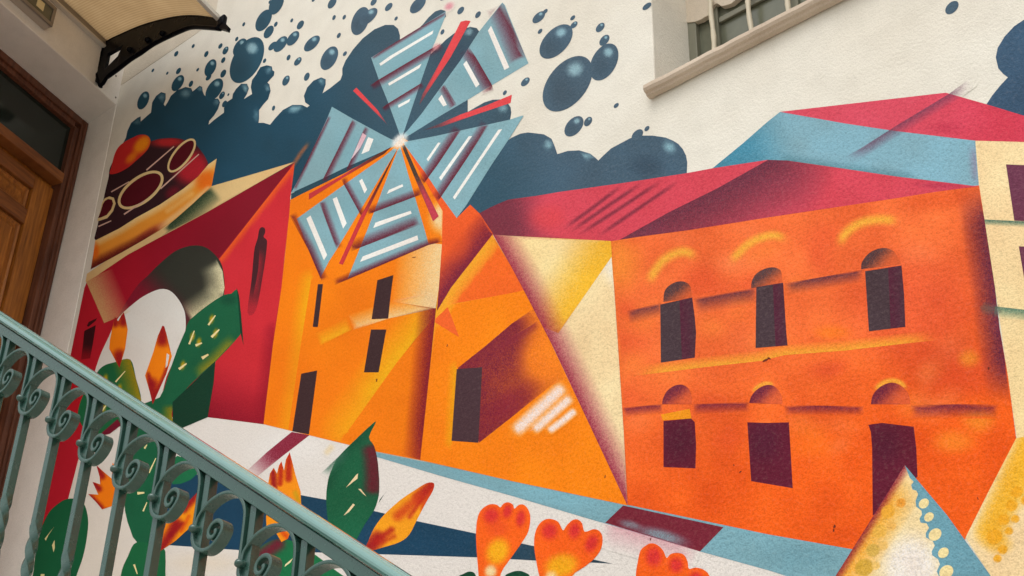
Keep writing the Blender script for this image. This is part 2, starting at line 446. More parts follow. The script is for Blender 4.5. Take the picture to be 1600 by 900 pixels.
def dash(p, q, w, w2=None):
    p, q = np.array(p, float), np.array(q, float); d = (q - p) / np.linalg.norm(q - p); n_ = np.array([-d[1], d[0]])
    w2 = w if w2 is None else w2
    return np.array([p + n_ * w / 2, q + n_ * w2 / 2, q - n_ * w2 / 2, p - n_ * w / 2])
# ---- palette
TEAL = (26, 72, 94); SLATE = (66, 88, 102); HI = (138, 178, 190); HI2 = (112, 150, 166)
SAIL = (132, 172, 182); MAR = (98, 18, 38); WHITE = (240, 236, 230); PALE = (226, 219, 212)
ORANGE = (244, 126, 4); DEEP = (238, 96, 28); YEL = (240, 172, 24); CRM = (238, 208, 150)
RED = (206, 42, 52); CRIM = (186, 24, 42); DARKRED = (92, 10, 24); BROWN = (62, 40, 42)
GREEN = (24, 94, 62); DGREEN = (16, 58, 40); NAVY = (24, 64, 90); OLIVE = (160, 134, 14)
RAY = (222, 72, 76); PLUM = (78, 28, 46)

# ---- clouds and droplets
C1 = [(186, 236), (197, 215), (199, 205), (205, 192), (215, 184), (220, 182), (220, 190), (230, 181), (236, 176), (237, 168), (238, 160),
      (244, 150), (252, 144), (259, 146), (259, 155), (256, 163), (258, 166), (262, 160), (267, 150), (277, 141), (290, 136), (299, 138),
      (301, 143), (306, 139), (312, 134), (316, 136), (317, 143), (319, 148), (324, 154), (330, 155), (341, 154), (344, 160), (341, 170),
      (335, 180), (327, 189), (326, 195), (334, 188), (350, 176), (350, 169), (354, 160), (363, 154), (364, 147), (369, 139), (377, 131),
      (386, 131), (389, 138), (386, 147), (381, 155), (394, 147), (392, 136), (394, 125), (400, 117), (407, 105), (417, 102), (425, 104),
      (426, 110), (429, 112), (428, 118), (418, 129), (421, 132), (423, 142), (419, 155), (411, 164), (405, 172), (405, 185), (404, 192),
      (412, 192), (422, 195), (430, 185), (442, 172), (457, 164), (472, 164), (480, 168), (484, 165), (477, 160), (475, 150), (480, 137),
      (490, 126), (502, 121), (509, 124), (509, 132), (504, 146), (517, 137), (532, 125), (535, 117), (535, 107), (540, 95), (552, 77),
      (567, 60), (585, 46), (602, 39), (615, 39), (622, 45), (625, 55), (625, 62), (650, 70), (674, 84), (687, 72), (697, 62), (710, 52),
      (722, 46), (735, 42), (745, 44), (751, 52), (745, 90), (731, 140), (731, 157), (731, 175), (743, 168), (757, 160), (770, 156),
      (782, 155.5), (792, 159), (798, 168), (799, 176), (797, 188), (760, 240), (690, 300), (600, 330), (470, 300), (330, 300), (215, 262)]
paint('painted_cloud', C1, (30, 70, 90), GRAD((430, 200), (640, 110), SLATE, 0, .85), GRAD((330, 210), (200, 240), (24, 66, 88), 0, .8),
      BLOB(712, 88, 50, 40, (50, 66, 82), .5), BLOB(290, 146, 11, 9, HI2, .8), BLOB(253, 152, 6, 8, HI2, .85), BLOB(313, 139, 4, 5, HI2, .8),
      BLOB(339, 160, 5, 7, HI2, .9), BLOB(383, 137, 5, 6, HI, .9), BLOB(420, 110, 6, 6, HI2, .9), BLOB(418, 138, 5, 7, HI2, .9),
      BLOB(401, 180, 6, 14, HI2, .6), BLOB(461, 170, 15, 7, HI, .9, -14), BLOB(503, 127, 4.5, 5.5, HI, .85, -30), BLOB(215, 190, 5, 7, HI2, .7, -40),
      BLOB(733, 50, 9, 7, HI, .9, -35), BLOB(786, 169, 10, 9, HI, .8), step=5, label='large dark teal cloud of bubbles behind the windmill')
C2 = [(690, 338), (720, 300), (757, 262), (783, 234), (790, 222), (800, 215), (813, 209), (825, 207), (850, 210), (862, 217), (867, 229), (871, 241),
      (887, 236), (905, 235), (922, 240), (931, 247), (935, 251), (942, 244), (955, 232), (970, 224), (985, 216), (1000, 212), (1020, 212),
      (1040, 215), (1052, 220), (1060, 225), (1067, 233), (1072, 243), (1074, 254), (1073, 276), (1000, 292), (880, 320), (765, 352)]
paint('painted_cloud', C2, (70, 94, 112), GRAD((900, 250), (740, 320), (48, 82, 100)), BLOB(857, 226, 9, 10, HI, .9), BLOB(917, 243, 10, 8, HI, .85, 30),
      BLOB(1046, 230, 15, 11, HI, .85, 35), BLOB(1010, 260, 40, 25, (48, 68, 86), .5), step=6, label='slate cloud of round bubbles beside the right sail')
C3 = [(1760, 210), (1660, 196), (1600, 182), (1541, 164), (1550, 150), (1562, 135), (1575, 121), (1568, 116), (1560, 107), (1556, 90), (1559, 75),
      (1570, 57), (1585, 41), (1600, 31), (1630, 25), (1680, 40), (1720, 90)]
paint('painted_cloud', C3, (62, 90, 116), GRAD((1560, 80), (1640, 190), (52, 76, 100)), step=8, label='slate blue cloud at the far right edge of the mural')
paint('painted_cloud', [(655, 44), (661, 38), (670, 27), (680, 18), (689, 15), (696, 17), (697, 26), (680, 44)], SLATE)

DROPS = [  # x, y, half width, half height, highlight
    (224, 157, 9.6, 14.2, 1), (278, 130, 10, 12.7, 1), (279, 111, 4, 5, 0), (239, 110, 2.2, 2.8, 0), (261.5, 114.5, 2, 2.5, 0), (275.5, 84, 3.4, 4.4, 0),
    (302, 72, 2.4, 3.2, 0), (309, 109, 2.3, 2.8, 0), (298.5, 131, 3.6, 5, 0), (326, 121, 4.5, 5, 0), (329, 106, 9.5, 13.5, 1), (322.5, 84.5, 3.5, 4.8, 0),
    (344.5, 72, 3.4, 4.3, 0), (352.5, 79, 4.8, 6.3, 1), (349, 94, 3.4, 4.6, 0), (370, 61, 2.6, 3.6, 0), (381, 38, 2.3, 3.2, 0), (349, 115, 4.6, 6.3, 0),
    (335, 140, 14, 17.5, 1), (347, 149, 4.6, 6, 1), (357, 148, 1.6, 2.2, 0), (351, 162.5, 4, 5.3, 0), (375, 74, 11, 14, 1), (386, 94, 27, 36, 1),
    (412, 32, 13, 17, 0), (432, 6, 12, 17, 0), (420, 50, 8, 10, 0), (431, 38, 3, 4, 0), (456, 32, 2.3, 3.2, 0), (469.5, 39, 5.7, 7, 0), (426, 72, 6.7, 7, 0),
    (438.5, 69, 11, 12.5, 1), (458, 60, 10, 11.5, 1), (487.5, 68, 12.5, 12.5, 1), (514.5, 91, 14, 18.5, 1), (413.5, 95, 2.7, 3.6, 0), (451, 90, 3.2, 4.5, 0),
    (465.5, 96, 6, 6.7, 1), (539, 84, 3.2, 3.8, 0), (447, 126, 6, 8, 1), (479.5, 120, 4.5, 6.5, 0), (427.5, 169, 2.5, 4, 0), (529.5, 55.5, 3.2, 4.2, 0),
    (522, 27.5, 2.8, 4, 0), (538, 27, 2.8, 3.8, 0), (519, 5, 7, 8.5, 0), (563, 33, 14.5, 22, 0), (576, 26, 14, 13.5, 1), (584, 3, 5, 6, 0), (607.5, 11, 6, 6.5, 0),
    (619, 29, 2.7, 3.2, 0), (653, 8, 12.5, 13, 0), (720, 16.5, 5.4, 6, 0), (747, 23, 4.5, 5.3, 0), (691.5, 50, 3.2, 4.2, 0), (789, 145, 3.2, 3.8, 0),
    (694, -2, 6, 3, 0), (490, -1, 3, 4, 0), (422, 3, 2.3, 3, 0),
    (852, 18, 4, 4, 0), (842, 27, 10, 9.5, 1), (895, 28, 4, 4, 0), (844, 49, 3.7, 4, 0), (897, 39, 5.7, 5.7, 1), (869, 65, 26, 27, 1), (938, 43, 7, 7.5, 1),
    (944.5, 63, 8, 8.7, 1), (944, 97, 22.5, 29, 1), (887, 131, 39, 43.5, 1), (821, 128, 7, 7, 1), (963, 165, 4, 4, 0), (919, 190, 6.5, 7.5, 1),
    (897, 197.5, 15, 16, 1), (1011, 201, 4, 4.2, 0), (996, 211, 9, 9, 0), (1011, 10, 7, 6, 0), (1487.5, 12, 10.5, 10.5, 0),
    (452, -22, 8, 10, 0), (560, -25, 12, 14, 1), (742, -30, 10, 11, 0), (860, -34, 14, 15, 1)]
for x, y, w, h, hl in DROPS:
    t = min(max((x - 330) / 220, 0), 1); c = np.array((32, 76, 96)) * (1 - t) + np.array((74, 97, 114)) * t
    ops = [BLOB(x + w * .30, y - h * .52, w * .42, h * .32, (150, 188, 200), .95, -30, .35)] if hl else []
    if w > 12: ops.append(BLOB(x - w * .2, y + h * .3, w * .9, h * .8, tuple(c * .84), .5))
    paint('painted_droplet', disc(x, y, w, h, 40 if w > 12 else 20), tuple(c), *ops, step=max(1.2, w / 6) if ops else None)

# ---- far right tower and the roofs behind the arcade building
tower = paint('painted_tower', [(1522, 219), (1800, 226), (1800, 1010), (1610, 1000), (1549, 901), (1509, 840), (1589, 686), (1555, 450), (1530, 291)], (240, 211, 160),
              GRAD((1560, 260), (1560, 700), (236, 206, 150)), step=10, label='pale cream tower at the right edge of the mural')
paint('painted_window', [(1572, 257), (1642, 260), (1652, 348), (1585, 345)], (108, 54, 76), parent=tower)
paint('painted_window', [(1592, 385), (1660, 388), (1668, 456), (1603, 451)], (108, 54, 76), parent=tower)
strip('painted_shadow', [(1536, 343), (1600, 346), (1700, 350)], 9, (70, 108, 92), (1600, 360), .95, .8, parent=tower)
roof_red = paint('painted_roof', [(1218, 175), (1478, 145), (1541, 163), (1600, 181), (1720, 212), (1790, 232), (1600, 222), (1522, 220), (1400, 206), (1320, 193)], (216, 78, 98),
                 GRAD((1400, 170), (1600, 200), (206, 58, 78)), BLOB(1480, 200, 40, 12, (188, 50, 74), .6), step=7, label='crimson roof above the blue roof')
roof_blue = paint('painted_roof', [(1110, 266), (1160, 225), (1200, 190), (1219, 175), (1320, 193), (1400, 205), (1524, 220), (1530, 293), (1400, 277), (1200, 252)], (130, 174, 190),
                  GRAD((1250, 215), (1150, 240), (64, 130, 154)), EDGE([(1230, 252), (1320, 266), (1420, 280)], 14, (64, 110, 120), (1300, 240), .55),
                  EDGE([(1524, 222), (1530, 292)], 14, (150, 110, 140), (1500, 260), .6, 1, .3), step=6, label='pale blue roof behind the arcade building')
strip('painted_shadow', [(1517, 122), (1483, 147), (1405, 194), (1340, 235), (1318, 247)], 16, (104, 60, 84), (1480, 200), .75, .9, .2, parent=roof_blue)

# ---- arcade building
arc = paint('painted_arcade_building', [(954, 376), (1200, 338), (1400, 309), (1516, 291), (1530, 290), (1538, 340), (1555, 450), (1562, 512), (1575, 587), (1588, 685), (1510, 839), (1480, 900),
            (1327, 861), (1200, 837), (981, 790), (975, 675), (960, 450)], (238, 106, 50),
            GRAD((1150, 480), (1250, 800), (236, 88, 14), 0, .95), BLOB(1430, 480, 150, 130, (228, 84, 52), .55), BLOB(962, 410, 60, 70, (240, 146, 44), .6),
            BLOB(1470, 310, 90, 26, (220, 84, 34), .8, -8), BLOB(1095, 440, 55, 40, (226, 78, 40), .55), BLOB(1500, 580, 110, 60, (218, 74, 44), .5),
            BLOB(1514, 560, 24, 20, (238, 146, 40), .75), BLOB(1530, 656, 36, 30, (238, 144, 40), .6), BLOB(1490, 690, 46, 26, (240, 140, 40), .55),
            BLOB(1300, 520, 40, 16, (246, 120, 24), .6), BLOB(1260, 690, 60, 40, (246, 108, 20), .5),
            *[BLOB(rng.uniform(970, 1520), rng.uniform(360, 700), rng.uniform(24, 60), rng.uniform(16, 42), c_, rng.uniform(.2, .45), rng.uniform(-40, 20), .05) for c_ in [(244, 128, 78), (222, 74, 40), (246, 130, 50)] * 14],
            EDGE([(1527, 280), (1538, 340), (1555, 450), (1562, 512), (1570, 560), (1580, 640)], 38, (96, 34, 60), (1450, 450), 1.0, .75, .22),
            step=7, mottle=.16, label='orange arcade building with two rows of arched windows')
# its roof
paint('painted_roof', [(748, 334), (767, 324), (780, 318), (795, 312), (840, 306), (875, 300), (975, 286), (1072, 271), (1115, 263), (1200, 250), (1230, 251), (1320, 264), (1400, 276),
      (1500, 288), (1530, 292), (1516, 293), (1462, 300), (1400, 310), (1300, 325), (1200, 340), (1075, 360), (1000, 370), (955, 377), (800, 369), (771, 367)], (212, 70, 86),
      GRAD((870, 330), (790, 345), (112, 46, 62)), BLOB(855, 340, 40, 30, (216, 66, 72), .7),
      EDGE([(968, 375), (1045, 332), (1120, 295), (1204, 248)], 105, (98, 46, 64), (1250, 330), .95, .9),
      GRAD((1330, 290), (1230, 260), (112, 60, 84), 0, .0), BLOB(1470, 290, 60, 8, (176, 50, 76), .7, 2),
      parent=arc, step=5)
for ln in ([(882, 357), (925, 326), (972, 290)], [(892, 362), (950, 322), (1005, 285)], [(905, 367), (970, 325), (1035, 282)], [(935, 369), (995, 328), (1060, 284)]):
    stroke('painted_streak', ln, 4.5, (104, 38, 56), .75, .8, .3, parent=arc)
for ln, w in (([(1014, 444), (1022, 426), (1036, 408), (1054, 397), (1072, 394), (1090, 403)], 11), ([(1141, 411), (1154, 396), (1172, 380), (1192, 371), (1212, 368), (1231, 375)], 10),
              ([(1311, 386), (1320, 367), (1340, 351), (1365, 344), (1390, 344), (1405, 348)], 11), ([(1366, 611), (1378, 600), (1393, 595), (1408, 599), (1417, 609)], 6),
              ([(1176, 613), (1185, 604), (1198, 599), (1210, 602)], 4.5)):
    stroke('painted_highlight', sm(ln, 4, False), w * 1.15, (240, 176, 58), .9, 1.0, .2, parent=arc)
# ledges: a masked shadow above and a yellow light below
PUR = (84, 44, 62)
for ln, w in (([(979, 486), (1034, 473)], 22), ([(1083, 467), (1183, 449)], 26), ([(1224, 443), (1280, 434), (1350, 421)], 20)):
    strip('painted_shadow', ln, w, PUR, (ln[0][0] + 20, ln[0][1] + 60), .9, 1.1, .12, parent=arc)
for ln, w in (([(973, 637), (1036, 631)], 15), ([(1082, 631), (1172, 628)], 17), ([(1224, 634), (1280, 634), (1352, 635)], 15), ([(1422, 633), (1490, 632), (1562, 632)], 22)):
    strip('painted_shadow', ln, w, (112, 32, 56), (ln[0][0] + 20, ln[0][1] + 60), .95, .9, .1, parent=arc)
strip('painted_highlight', [(985, 588), (1036, 582), (1100, 574), (1190, 564), (1226, 555), (1320, 548), (1380, 541), (1470, 531)], 17, (240, 166, 50), (1200, 500), .95, .8, .12, parent=arc)
DK = (72, 54, 60); DK2 = (88, 30, 52)
def arch_window(arch, rect, split, lower=False):
    top = min(p[1] for p in arch); bot = max(p[1] for p in arch)
    c = (104, 32, 56) if lower else DK
    paint('painted_arch', sm(arch[:1] + arch + arch[-1:], 3, False), (236, 100, 48), GRAD(((arch[0][0] + arch[-1][0]) / 2 + 8, bot - 1), (arch[0][0] + 14, top + 8), c, .12, 1.0), parent=arc, step=3)
    ops = [] if split is None else [EDGE(split, 30, DK2, (split[0][0] + 20, split[0][1] + 10), .85, .6)]
    if lower: ops = [BLOB(rect[0][0] + 25, rect[0][1] + 30, 40, 50, (78, 24, 46), .6)]
    paint('painted_window', rect, (98, 24, 46) if lower else DK, *ops, parent=arc, step=6)
arch_window([(1037, 472), (1038, 458), (1044, 448), (1056, 441), (1068, 440), (1078, 446), (1081, 458), (1083, 466)],
            [(1032, 476), (1082, 465), (1086, 496), (1088, 520), (1087, 540), (1086, 559), (1033, 567)], [(1062, 468), (1066, 563)])
arch_window([(1174, 451), (1175, 440), (1182, 428), (1196, 420), (1210, 418), (1220, 423), (1222, 432), (1223, 442)],
            [(1182, 449), (1224, 442), (1229, 520), (1231, 540), (1181, 544)], [(1208, 444), (1212, 542)])
arch_window([(1346, 421), (1347, 410), (1358, 396), (1372, 389), (1386, 388), (1398, 394), (1404, 404), (1409, 413)],
            [(1352, 424), (1409, 415), (1413, 460), (1415, 511), (1358, 518)], [(1388, 418), (1392, 514)])
arch_window([(1035, 632), (1036, 624), (1042, 612), (1052, 604), (1064, 601), (1075, 606), (1081, 618), (1081, 632)],
            [(1037, 658), (1080, 654), (1086, 660), (1088, 695), (1087, 732), (1037, 730)], None, True)
paint('painted_sill', [(1033, 648), (1078, 639), (1081, 654), (1036, 657)], (240, 148, 20), parent=arc)
arch_window([(1171, 630), (1174, 620), (1182, 610), (1194, 603), (1206, 602), (1216, 609), (1222, 620), (1223, 632)],
            [(1168, 660), (1200, 661), (1233, 660), (1236, 710), (1239, 763), (1174, 752)], None, True)
arch_window([(1361, 632), (1364, 618), (1374, 606), (1388, 599), (1400, 599), (1412, 606), (1420, 616), (1423, 632)],
            [(1357, 664), (1378, 661), (1428, 667), (1432, 700), (1434, 745), (1364, 806), (1363, 700), (1361, 675)], None, True)
strip('painted_shadow', [(1555, 479), (1600, 484), (1660, 490)], 18, (84, 124, 104), (1600, 520), .95, .9, parent=tower)
stroke('painted_shadow', [(1540, 482), (1556, 485)], 14, (92, 92, 84), .6, 1, parent=arc)

# ---- street, bands
street = paint('painted_street', [(130, 600), (300, 640), (325, 652), (412, 663), (556, 692), (600, 716), (800, 770), (1095, 850), (1330, 905), (1420, 1010), (1300, 1090), (20, 1090), (-5, 985), (39, 900),
               (67, 775), (100, 640)], PALE, GRAD((300, 800), (150, 880), (224, 212, 196), 0, .7), BLOB(450, 700, 90, 40, (234, 230, 226), .6), BLOB(320, 880, 90, 25, (226, 212, 192), .8),
               step=14, mottle=0, label='white street along the foot of the houses')
band = paint('painted_blue_band', [(575, 704), (675, 724), (800, 751), (981, 789), (1200, 835), (1330, 858), (1480, 890), (1450, 960), (1232, 901), (1200, 891), (1095, 862), (975, 827), (800, 775), (700, 747), (585, 713)],
             (122, 166, 178), BLOB(1250, 870, 90, 30, (110, 156, 170), .6), step=14, label='pale blue kerb band below the houses')
paint('painted_shadow', [(974, 790), (1131, 824), (1094, 862), (946, 817)], (118, 34, 50), BLOB(1035, 838, 56, 15, (130, 150, 160), .85, 15), BLOB(985, 820, 26, 9, (130, 150, 160), .7, 15), parent=band, step=4)
strip('painted_overspray', [(940, 815), (975, 826), (1095, 861)], 40, (206, 132, 146), (960, 870), .62, 1.2, .15, parent=band)
paint('painted_navy_band', [(245, 733), (330, 744), (410, 759), (472, 774), (510, 781), (587, 799), (650, 814), (745, 834), (837, 854), (921, 873), (958, 881), (921, 879), (837, 876), (747, 871),
      (590, 866), (379, 860), (265, 852), (240, 850)], NAVY, GRAD((700, 850), (900, 875), (46, 66, 78)), step=12, parent=street)
paint('painted_shadow', [(456, 675), (484, 680), (440, 714), (397, 749), (380, 741), (418, 706)], (226, 219, 212), GRAD((386, 746), (436, 700), (132, 20, 46), .05, 1.0), step=5, parent=street)
stroke('painted_overspray', [(522, 695), (507, 711)], 8, (232, 208, 160), .7, 1.0, .3, parent=street)

# ---- red house with the archway
red = paint('painted_arch_house', [(136, 440), (200, 398), (250, 371), (325, 331), (400, 288), (461, 254), (440, 300), (400, 340), (345, 410), (352, 470), (300, 660), (222, 640), (130, 690), (104, 790), (60, 850),
            (39, 900), (67, 775), (86, 685), (110, 557), (132, 450)], CRIM,
            EDGE([(462, 252), (400, 332), (342, 406)], 130, (84, 12, 30), (330, 340), 1.0, .8), GRAD((150, 520), (210, 500), (150, 12, 36), 0, .6),
            BLOB(120, 620, 40, 90, (186, 18, 32), .8), step=6, label='red house with a dark archway and a cream eaves band')
paint('painted_wall_face', [(461, 254), (454, 308), (452, 337), (445, 400), (440, 450), (427, 537), (412, 663), (325, 652), (330, 610), (338, 560), (352, 470), (346, 412), (342, 405), (400, 332)], RED,
      EDGE([(461, 255), (400, 332), (344, 404)], 9, (236, 96, 28), (440, 380), .95, .8), GRAD((390, 560), (345, 690), (130, 10, 34), 0, 1.0), EDGE([(430, 520), (412, 663)], 22, (140, 14, 36), (380, 600), .7),
      parent=red, step=6)
fig = [(405, 360), (409, 355), (414, 357), (414.5, 364), (412, 370), (417, 375), (417.5, 382), (415, 405), (411, 430), (404, 470), (397, 490), (387, 488), (393, 440), (397, 395), (400, 381), (403, 372)]
paint('painted_figure', sm(fig, 3), (68, 30, 36), EDGE([(406, 385), (404, 420), (395, 470)], 12, (168, 36, 48), (412, 420), .8, 1.0, .25), GRAD((404, 440), (392, 488), (190, 38, 50), 0, .9), parent=red, step=3)
paint('painted_arch', sm([(212, 450), (230, 432), (250, 412), (275, 392), (300, 384), (320, 386), (335, 397), (346, 412), (350, 430), (351, 450), (347, 470), (325, 490), (300, 510), (289, 522), (265, 470),
      (240, 462), (186, 497)], 4), (50, 50, 42), GRAD((262, 425), (215, 470), (138, 18, 42)), EDGE([(338, 404), (348, 424), (351, 450), (347, 470)], 34, (228, 216, 172), (310, 450), 1.0, 1.0, .22),
      EDGE([(296, 500), (325, 480), (349, 462)], 30, (222, 210, 166), (310, 470), .9, 1.0, .12), parent=red, step=4)
paint('painted_opening', sm([(222, 632), (160, 640), (130, 640), (147, 585), (157, 555), (170, 527), (185, 497), (212, 472), (230, 460), (250, 452), (265, 454), (277, 465), (286, 480), (290, 495), (289, 522), (275, 557), (260, 590), (250, 622)], 3), (224, 218, 210), parent=red)
strip('painted_light', [(134, 438), (148, 470), (163, 505)], 46, (208, 168, 110), (190, 450), 1.0, .7, .0, parent=red)
paint('painted_window', [(132, 517), (150, 508), (145, 540), (141, 560), (127, 562)], (56, 10, 18), GRAD((138, 535), (134, 562), (150, 14, 28)), parent=red, step=3)
paint('painted_slit', [(136, 509), (139, 503), (152, 497), (150, 501), (138, 511)], (64, 10, 18), parent=red)
eave = paint('painted_eaves', [(134, 441), (136, 428), (200, 385), (250, 356), (300, 316), (331, 291), (400, 271), (461, 253), (400, 288), (325, 331), (250, 371), (200, 398), (150, 432)], (222, 186, 128),
             EDGE([(332, 290), (300, 320), (275, 342), (255, 358)], 27, (22, 52, 36), (330, 330), 1.0, .75, .1), parent=red, step=4)

# ---- domed hat
hat = paint('painted_hat', sm([(170, 276), (172, 262), (185, 240), (205, 228), (236, 221), (250, 217), (275, 216), (292, 220), (305, 225), (312, 233), (320, 244), (325, 255), (325, 263), (310, 276), (287, 295), (250, 320), (212, 342),
             (187, 357), (150, 376), (152, 355), (160, 320), (165, 297)], 3), (52, 26, 32), BLOB(300, 262, 40, 36, (196, 34, 48), .95, -40, .3), BLOB(262, 222, 40, 12, (198, 40, 44), .9), BLOB(270, 300, 20, 12, (120, 24, 40), .8, -38),
            step=4, label='domed dark red hat with cream rings and an orange brim')
paint('painted_knob', sm([(172, 272), (174, 262), (179, 242), (186, 229), (198, 220), (208, 215), (217, 211), (228, 211), (234, 216), (235, 224), (229, 236), (212, 252), (200, 262), (185, 270)], 4), (200, 40, 40), BLOB(222, 226, 24, 14, (240, 150, 14), 1.0, -48, .3), BLOB(206, 246, 18, 9, (236, 132, 20), .9, -45), parent=hat, step=3)
for (cx, cy, a, b, g, t) in ((220, 297, 42, 21, -37, 4.4), (284, 243, 32, 13.5, -52, 3.4)):
    paint('painted_ring', ell(cx, cy, a, b, g, 40), (224, 196, 140), parent=hat); paint('painted_ring_centre', ell(cx, cy, a - t, b - t, g, 40), (84, 10, 24), parent=hat)
paint('painted_ring', [(152, 345), (156, 345), (168, 341), (177, 330), (181, 318), (178, 309), (171, 307), (164, 310), (160, 316), (157, 330)], (224, 196, 140), parent=hat)
paint('painted_ring_centre', [(153.5, 341), (158, 340), (167, 336), (174, 327), (177, 318), (175, 312), (169, 311), (164, 314), (161, 319), (157, 332)], (84, 10, 24), parent=hat)
for p, q, w in (((229, 266), (272, 229), 2.2), ((174, 300), (202, 284), 2.0), ((194, 335), (226, 314), 2.4), ((154, 354), (174, 345), 2.2), ((251, 295), (311, 241), 2.2)):
    paint('painted_dash', dash(p, q, w, w * .7), (216, 176, 160), parent=hat)
paint('painted_brim', [(326, 257), (339, 248), (335, 270), (331, 291), (300, 320), (275, 342), (250, 360), (225, 375), (190, 395), (142, 421), (146, 398), (149, 376), (187, 357), (212, 341), (250, 320), (287, 295), (310, 276)], (236, 150, 50),
      EDGE([(337, 249), (326, 257), (310, 276), (287, 295), (250, 320), (212, 341), (187, 357), (149, 376)], 11, (240, 208, 146), (280, 320), 1.0, .7), BLOB(322, 282, 26, 26, (234, 104, 18), .95, -50, .2),
      SOFT([(326, 296), (290, 326), (250, 356)], 8, (238, 190, 130), .9), SOFT([(300, 303), (262, 330)], 7, (244, 190, 110), .7), BLOB(232, 364, 40, 9, (176, 74, 50), .8, -32),
      SOFT([(244, 370), (195, 394), (146, 419)], 17, (86, 12, 20), 1.0, .7), BLOB(149, 392, 9, 20, (236, 104, 18), .95), parent=hat, step=3.5)

# ---- windmill house
mill = paint('painted_windmill', [(630, 215), (640, 222), (692, 320), (691, 380), (688, 450), (685, 490), (675, 587), (661, 720), (590, 706), (412, 663), (427, 537), (440, 450), (452, 337), (454, 312), (540, 270), (600, 238)], ORANGE,
             EDGE([(486, 440), (470, 540), (450, 676)], 22, (238, 172, 12), (430, 560), .8, .9), BLOB(690, 340, 26, 34, (238, 212, 160), 1.0),
             EDGE([(682, 490), (620, 567), (545, 672)], 48, (240, 178, 16), (560, 560), 1.0, .9), EDGE([(683, 470), (671, 587), (658, 719)], 30, (120, 16, 42), (620, 600), 1.0, .85),
             GRAD((640, 650), (600, 690), (244, 120, 10), 0, .3), step=5, label='orange windmill house with six blue striped sails')
strip('painted_light', [(692, 382), (686, 450), (681, 482)], 72, (238, 210, 158), (640, 440), 1.0, .75, .0, parent=mill)
strip('painted_light', [(681, 482), (607, 498), (552, 516)], 26, (236, 202, 146), (600, 470), .9, .8, .06, parent=mill)
strip('painted_light', [(552, 515), (500, 541)], 22, (240, 178, 26), (520, 500), .9, .8, .15, parent=mill)
paint('painted_side_wall', [(634, 226), (664, 269), (714, 341), (735, 320), (750, 334), (771, 366), (705, 450), (683, 486), (686, 450), (691, 380), (692, 330), (652, 262)], (236, 92, 36),
      EDGE([(770, 366), (705, 450), (683, 486)], 40, (112, 26, 56), (690, 400), 1.0, .85), BLOB(715, 380, 30, 40, (226, 84, 34), .5), parent=mill, step=4)
for w in ([(590, 438), (615, 430), (611, 460), (607, 498), (581, 499)], [(580, 515), (604, 515), (592, 582), (569, 582)], [(471, 584), (496, 579), (483, 679), (457, 674)], [(497, 444), (505, 444), (497, 511), (489, 511)]):
    paint('painted_window', w, BROWN, parent=mill)
# left fan of dark sky under the left sail
paint('painted_sky_gap', [(455, 303), (505, 279), (545, 260), (600, 239), (560, 258), (500, 288), (455, 312)], (40, 74, 88), parent=mill)
stroke('painted_streak', [(456, 262), (470, 240), (484, 222)], 5, (166, 96, 60), .8, .9, .3, parent=mill)

# sails: A top, B upper right, C right, D left, E lower left, F bottom
SA = [(580, 90), (697, 17.5), (695, 28), (684, 55), (675, 78), (657, 130), (629, 213), (626, 213), (607, 161), (592, 124)]
SB = [(785, 4), (789, 8), (822, 90), (826, 99), (731, 156), (690, 180), (634, 215), (631, 211), (658, 179), (720, 94), (749, 49)]
SC = [(818.5, 181), (796, 217), (767, 260), (729, 321), (714, 341), (690, 308), (664, 269), (632, 226), (632, 222), (680, 213), (796, 187.5), (816, 181)]
SD = [(519, 167), (550, 185), (600, 212), (620, 222), (616, 229), (575, 247), (544, 260), (505, 279), (455, 302), (478, 260), (484, 244), (512, 184)]
SE = [(616, 232), (600, 245), (544, 284.5), (500, 316), (464, 342), (482, 390), (501, 434), (514, 409), (525, 392), (565, 326), (601, 266), (621, 234)]
SF = [(626, 230), (637, 269), (664, 360), (670, 382), (610, 408), (543, 437), (574, 360), (608, 270), (622, 234)]
sails = []
for s in (SA, SB, SC, SD, SE, SF):
    cx, cy = np.mean(np.array(s), 0)
    sails.append(paint('painted_sail', s, SAIL, BLOB(cx + 10, cy, 60, 40, (120, 162, 172), .6), parent=mill, step=9))
def bars(lines):
    for ln, w, to, a in lines:
        strip('painted_sail_shadow', ln, w * 1.15, MAR, to, 1.0, 1.0, .05, parent=mill)
bars([([(579, 90), (697, 18)], 5, (640, 80), .95), ([(577, 134), (592, 124.5), (650, 90), (690, 67)], 10, (640, 130), .95), ([(596, 169), (607, 161.5), (660, 129)], 8, (640, 160), .95),
      ([(786, 5), (822, 90)], 26, (760, 60), .95), ([(733, 73), (744, 90), (768, 131), (772, 142)], 18, (720, 120), .95), ([(695, 132), (714, 164)], 12, (690, 160), .95),
      ([(721, 203), (684, 258), (662, 288)], 13, (680, 230), .95), ([(765, 195), (722, 260), (684, 316)], 13, (700, 240), .95),
      ([(514, 180), (484, 244), (458, 296)], 5, (540, 230), .95), ([(551, 186), (525, 240), (503, 284)], 9, (560, 230), .95), ([(570.5, 197), (549, 249), (540, 268)], 8, (580, 230), .8),
      ([(452, 336), (482, 390), (503, 440)], 11, (520, 380), .95), ([(533, 280), (560, 329), (565, 340)], 9, (580, 290), .95), ([(499, 316), (526, 390)], 10, (545, 350), .95),
      ([(575, 335.5), (648, 308), (662, 303)], 11, (600, 300), .95), ([(549, 393), (562, 387.5), (657, 351)], 15, (600, 340), .95), ([(523, 446), (543, 437), (670, 383), (692, 378)], 9, (600, 380), .9)])
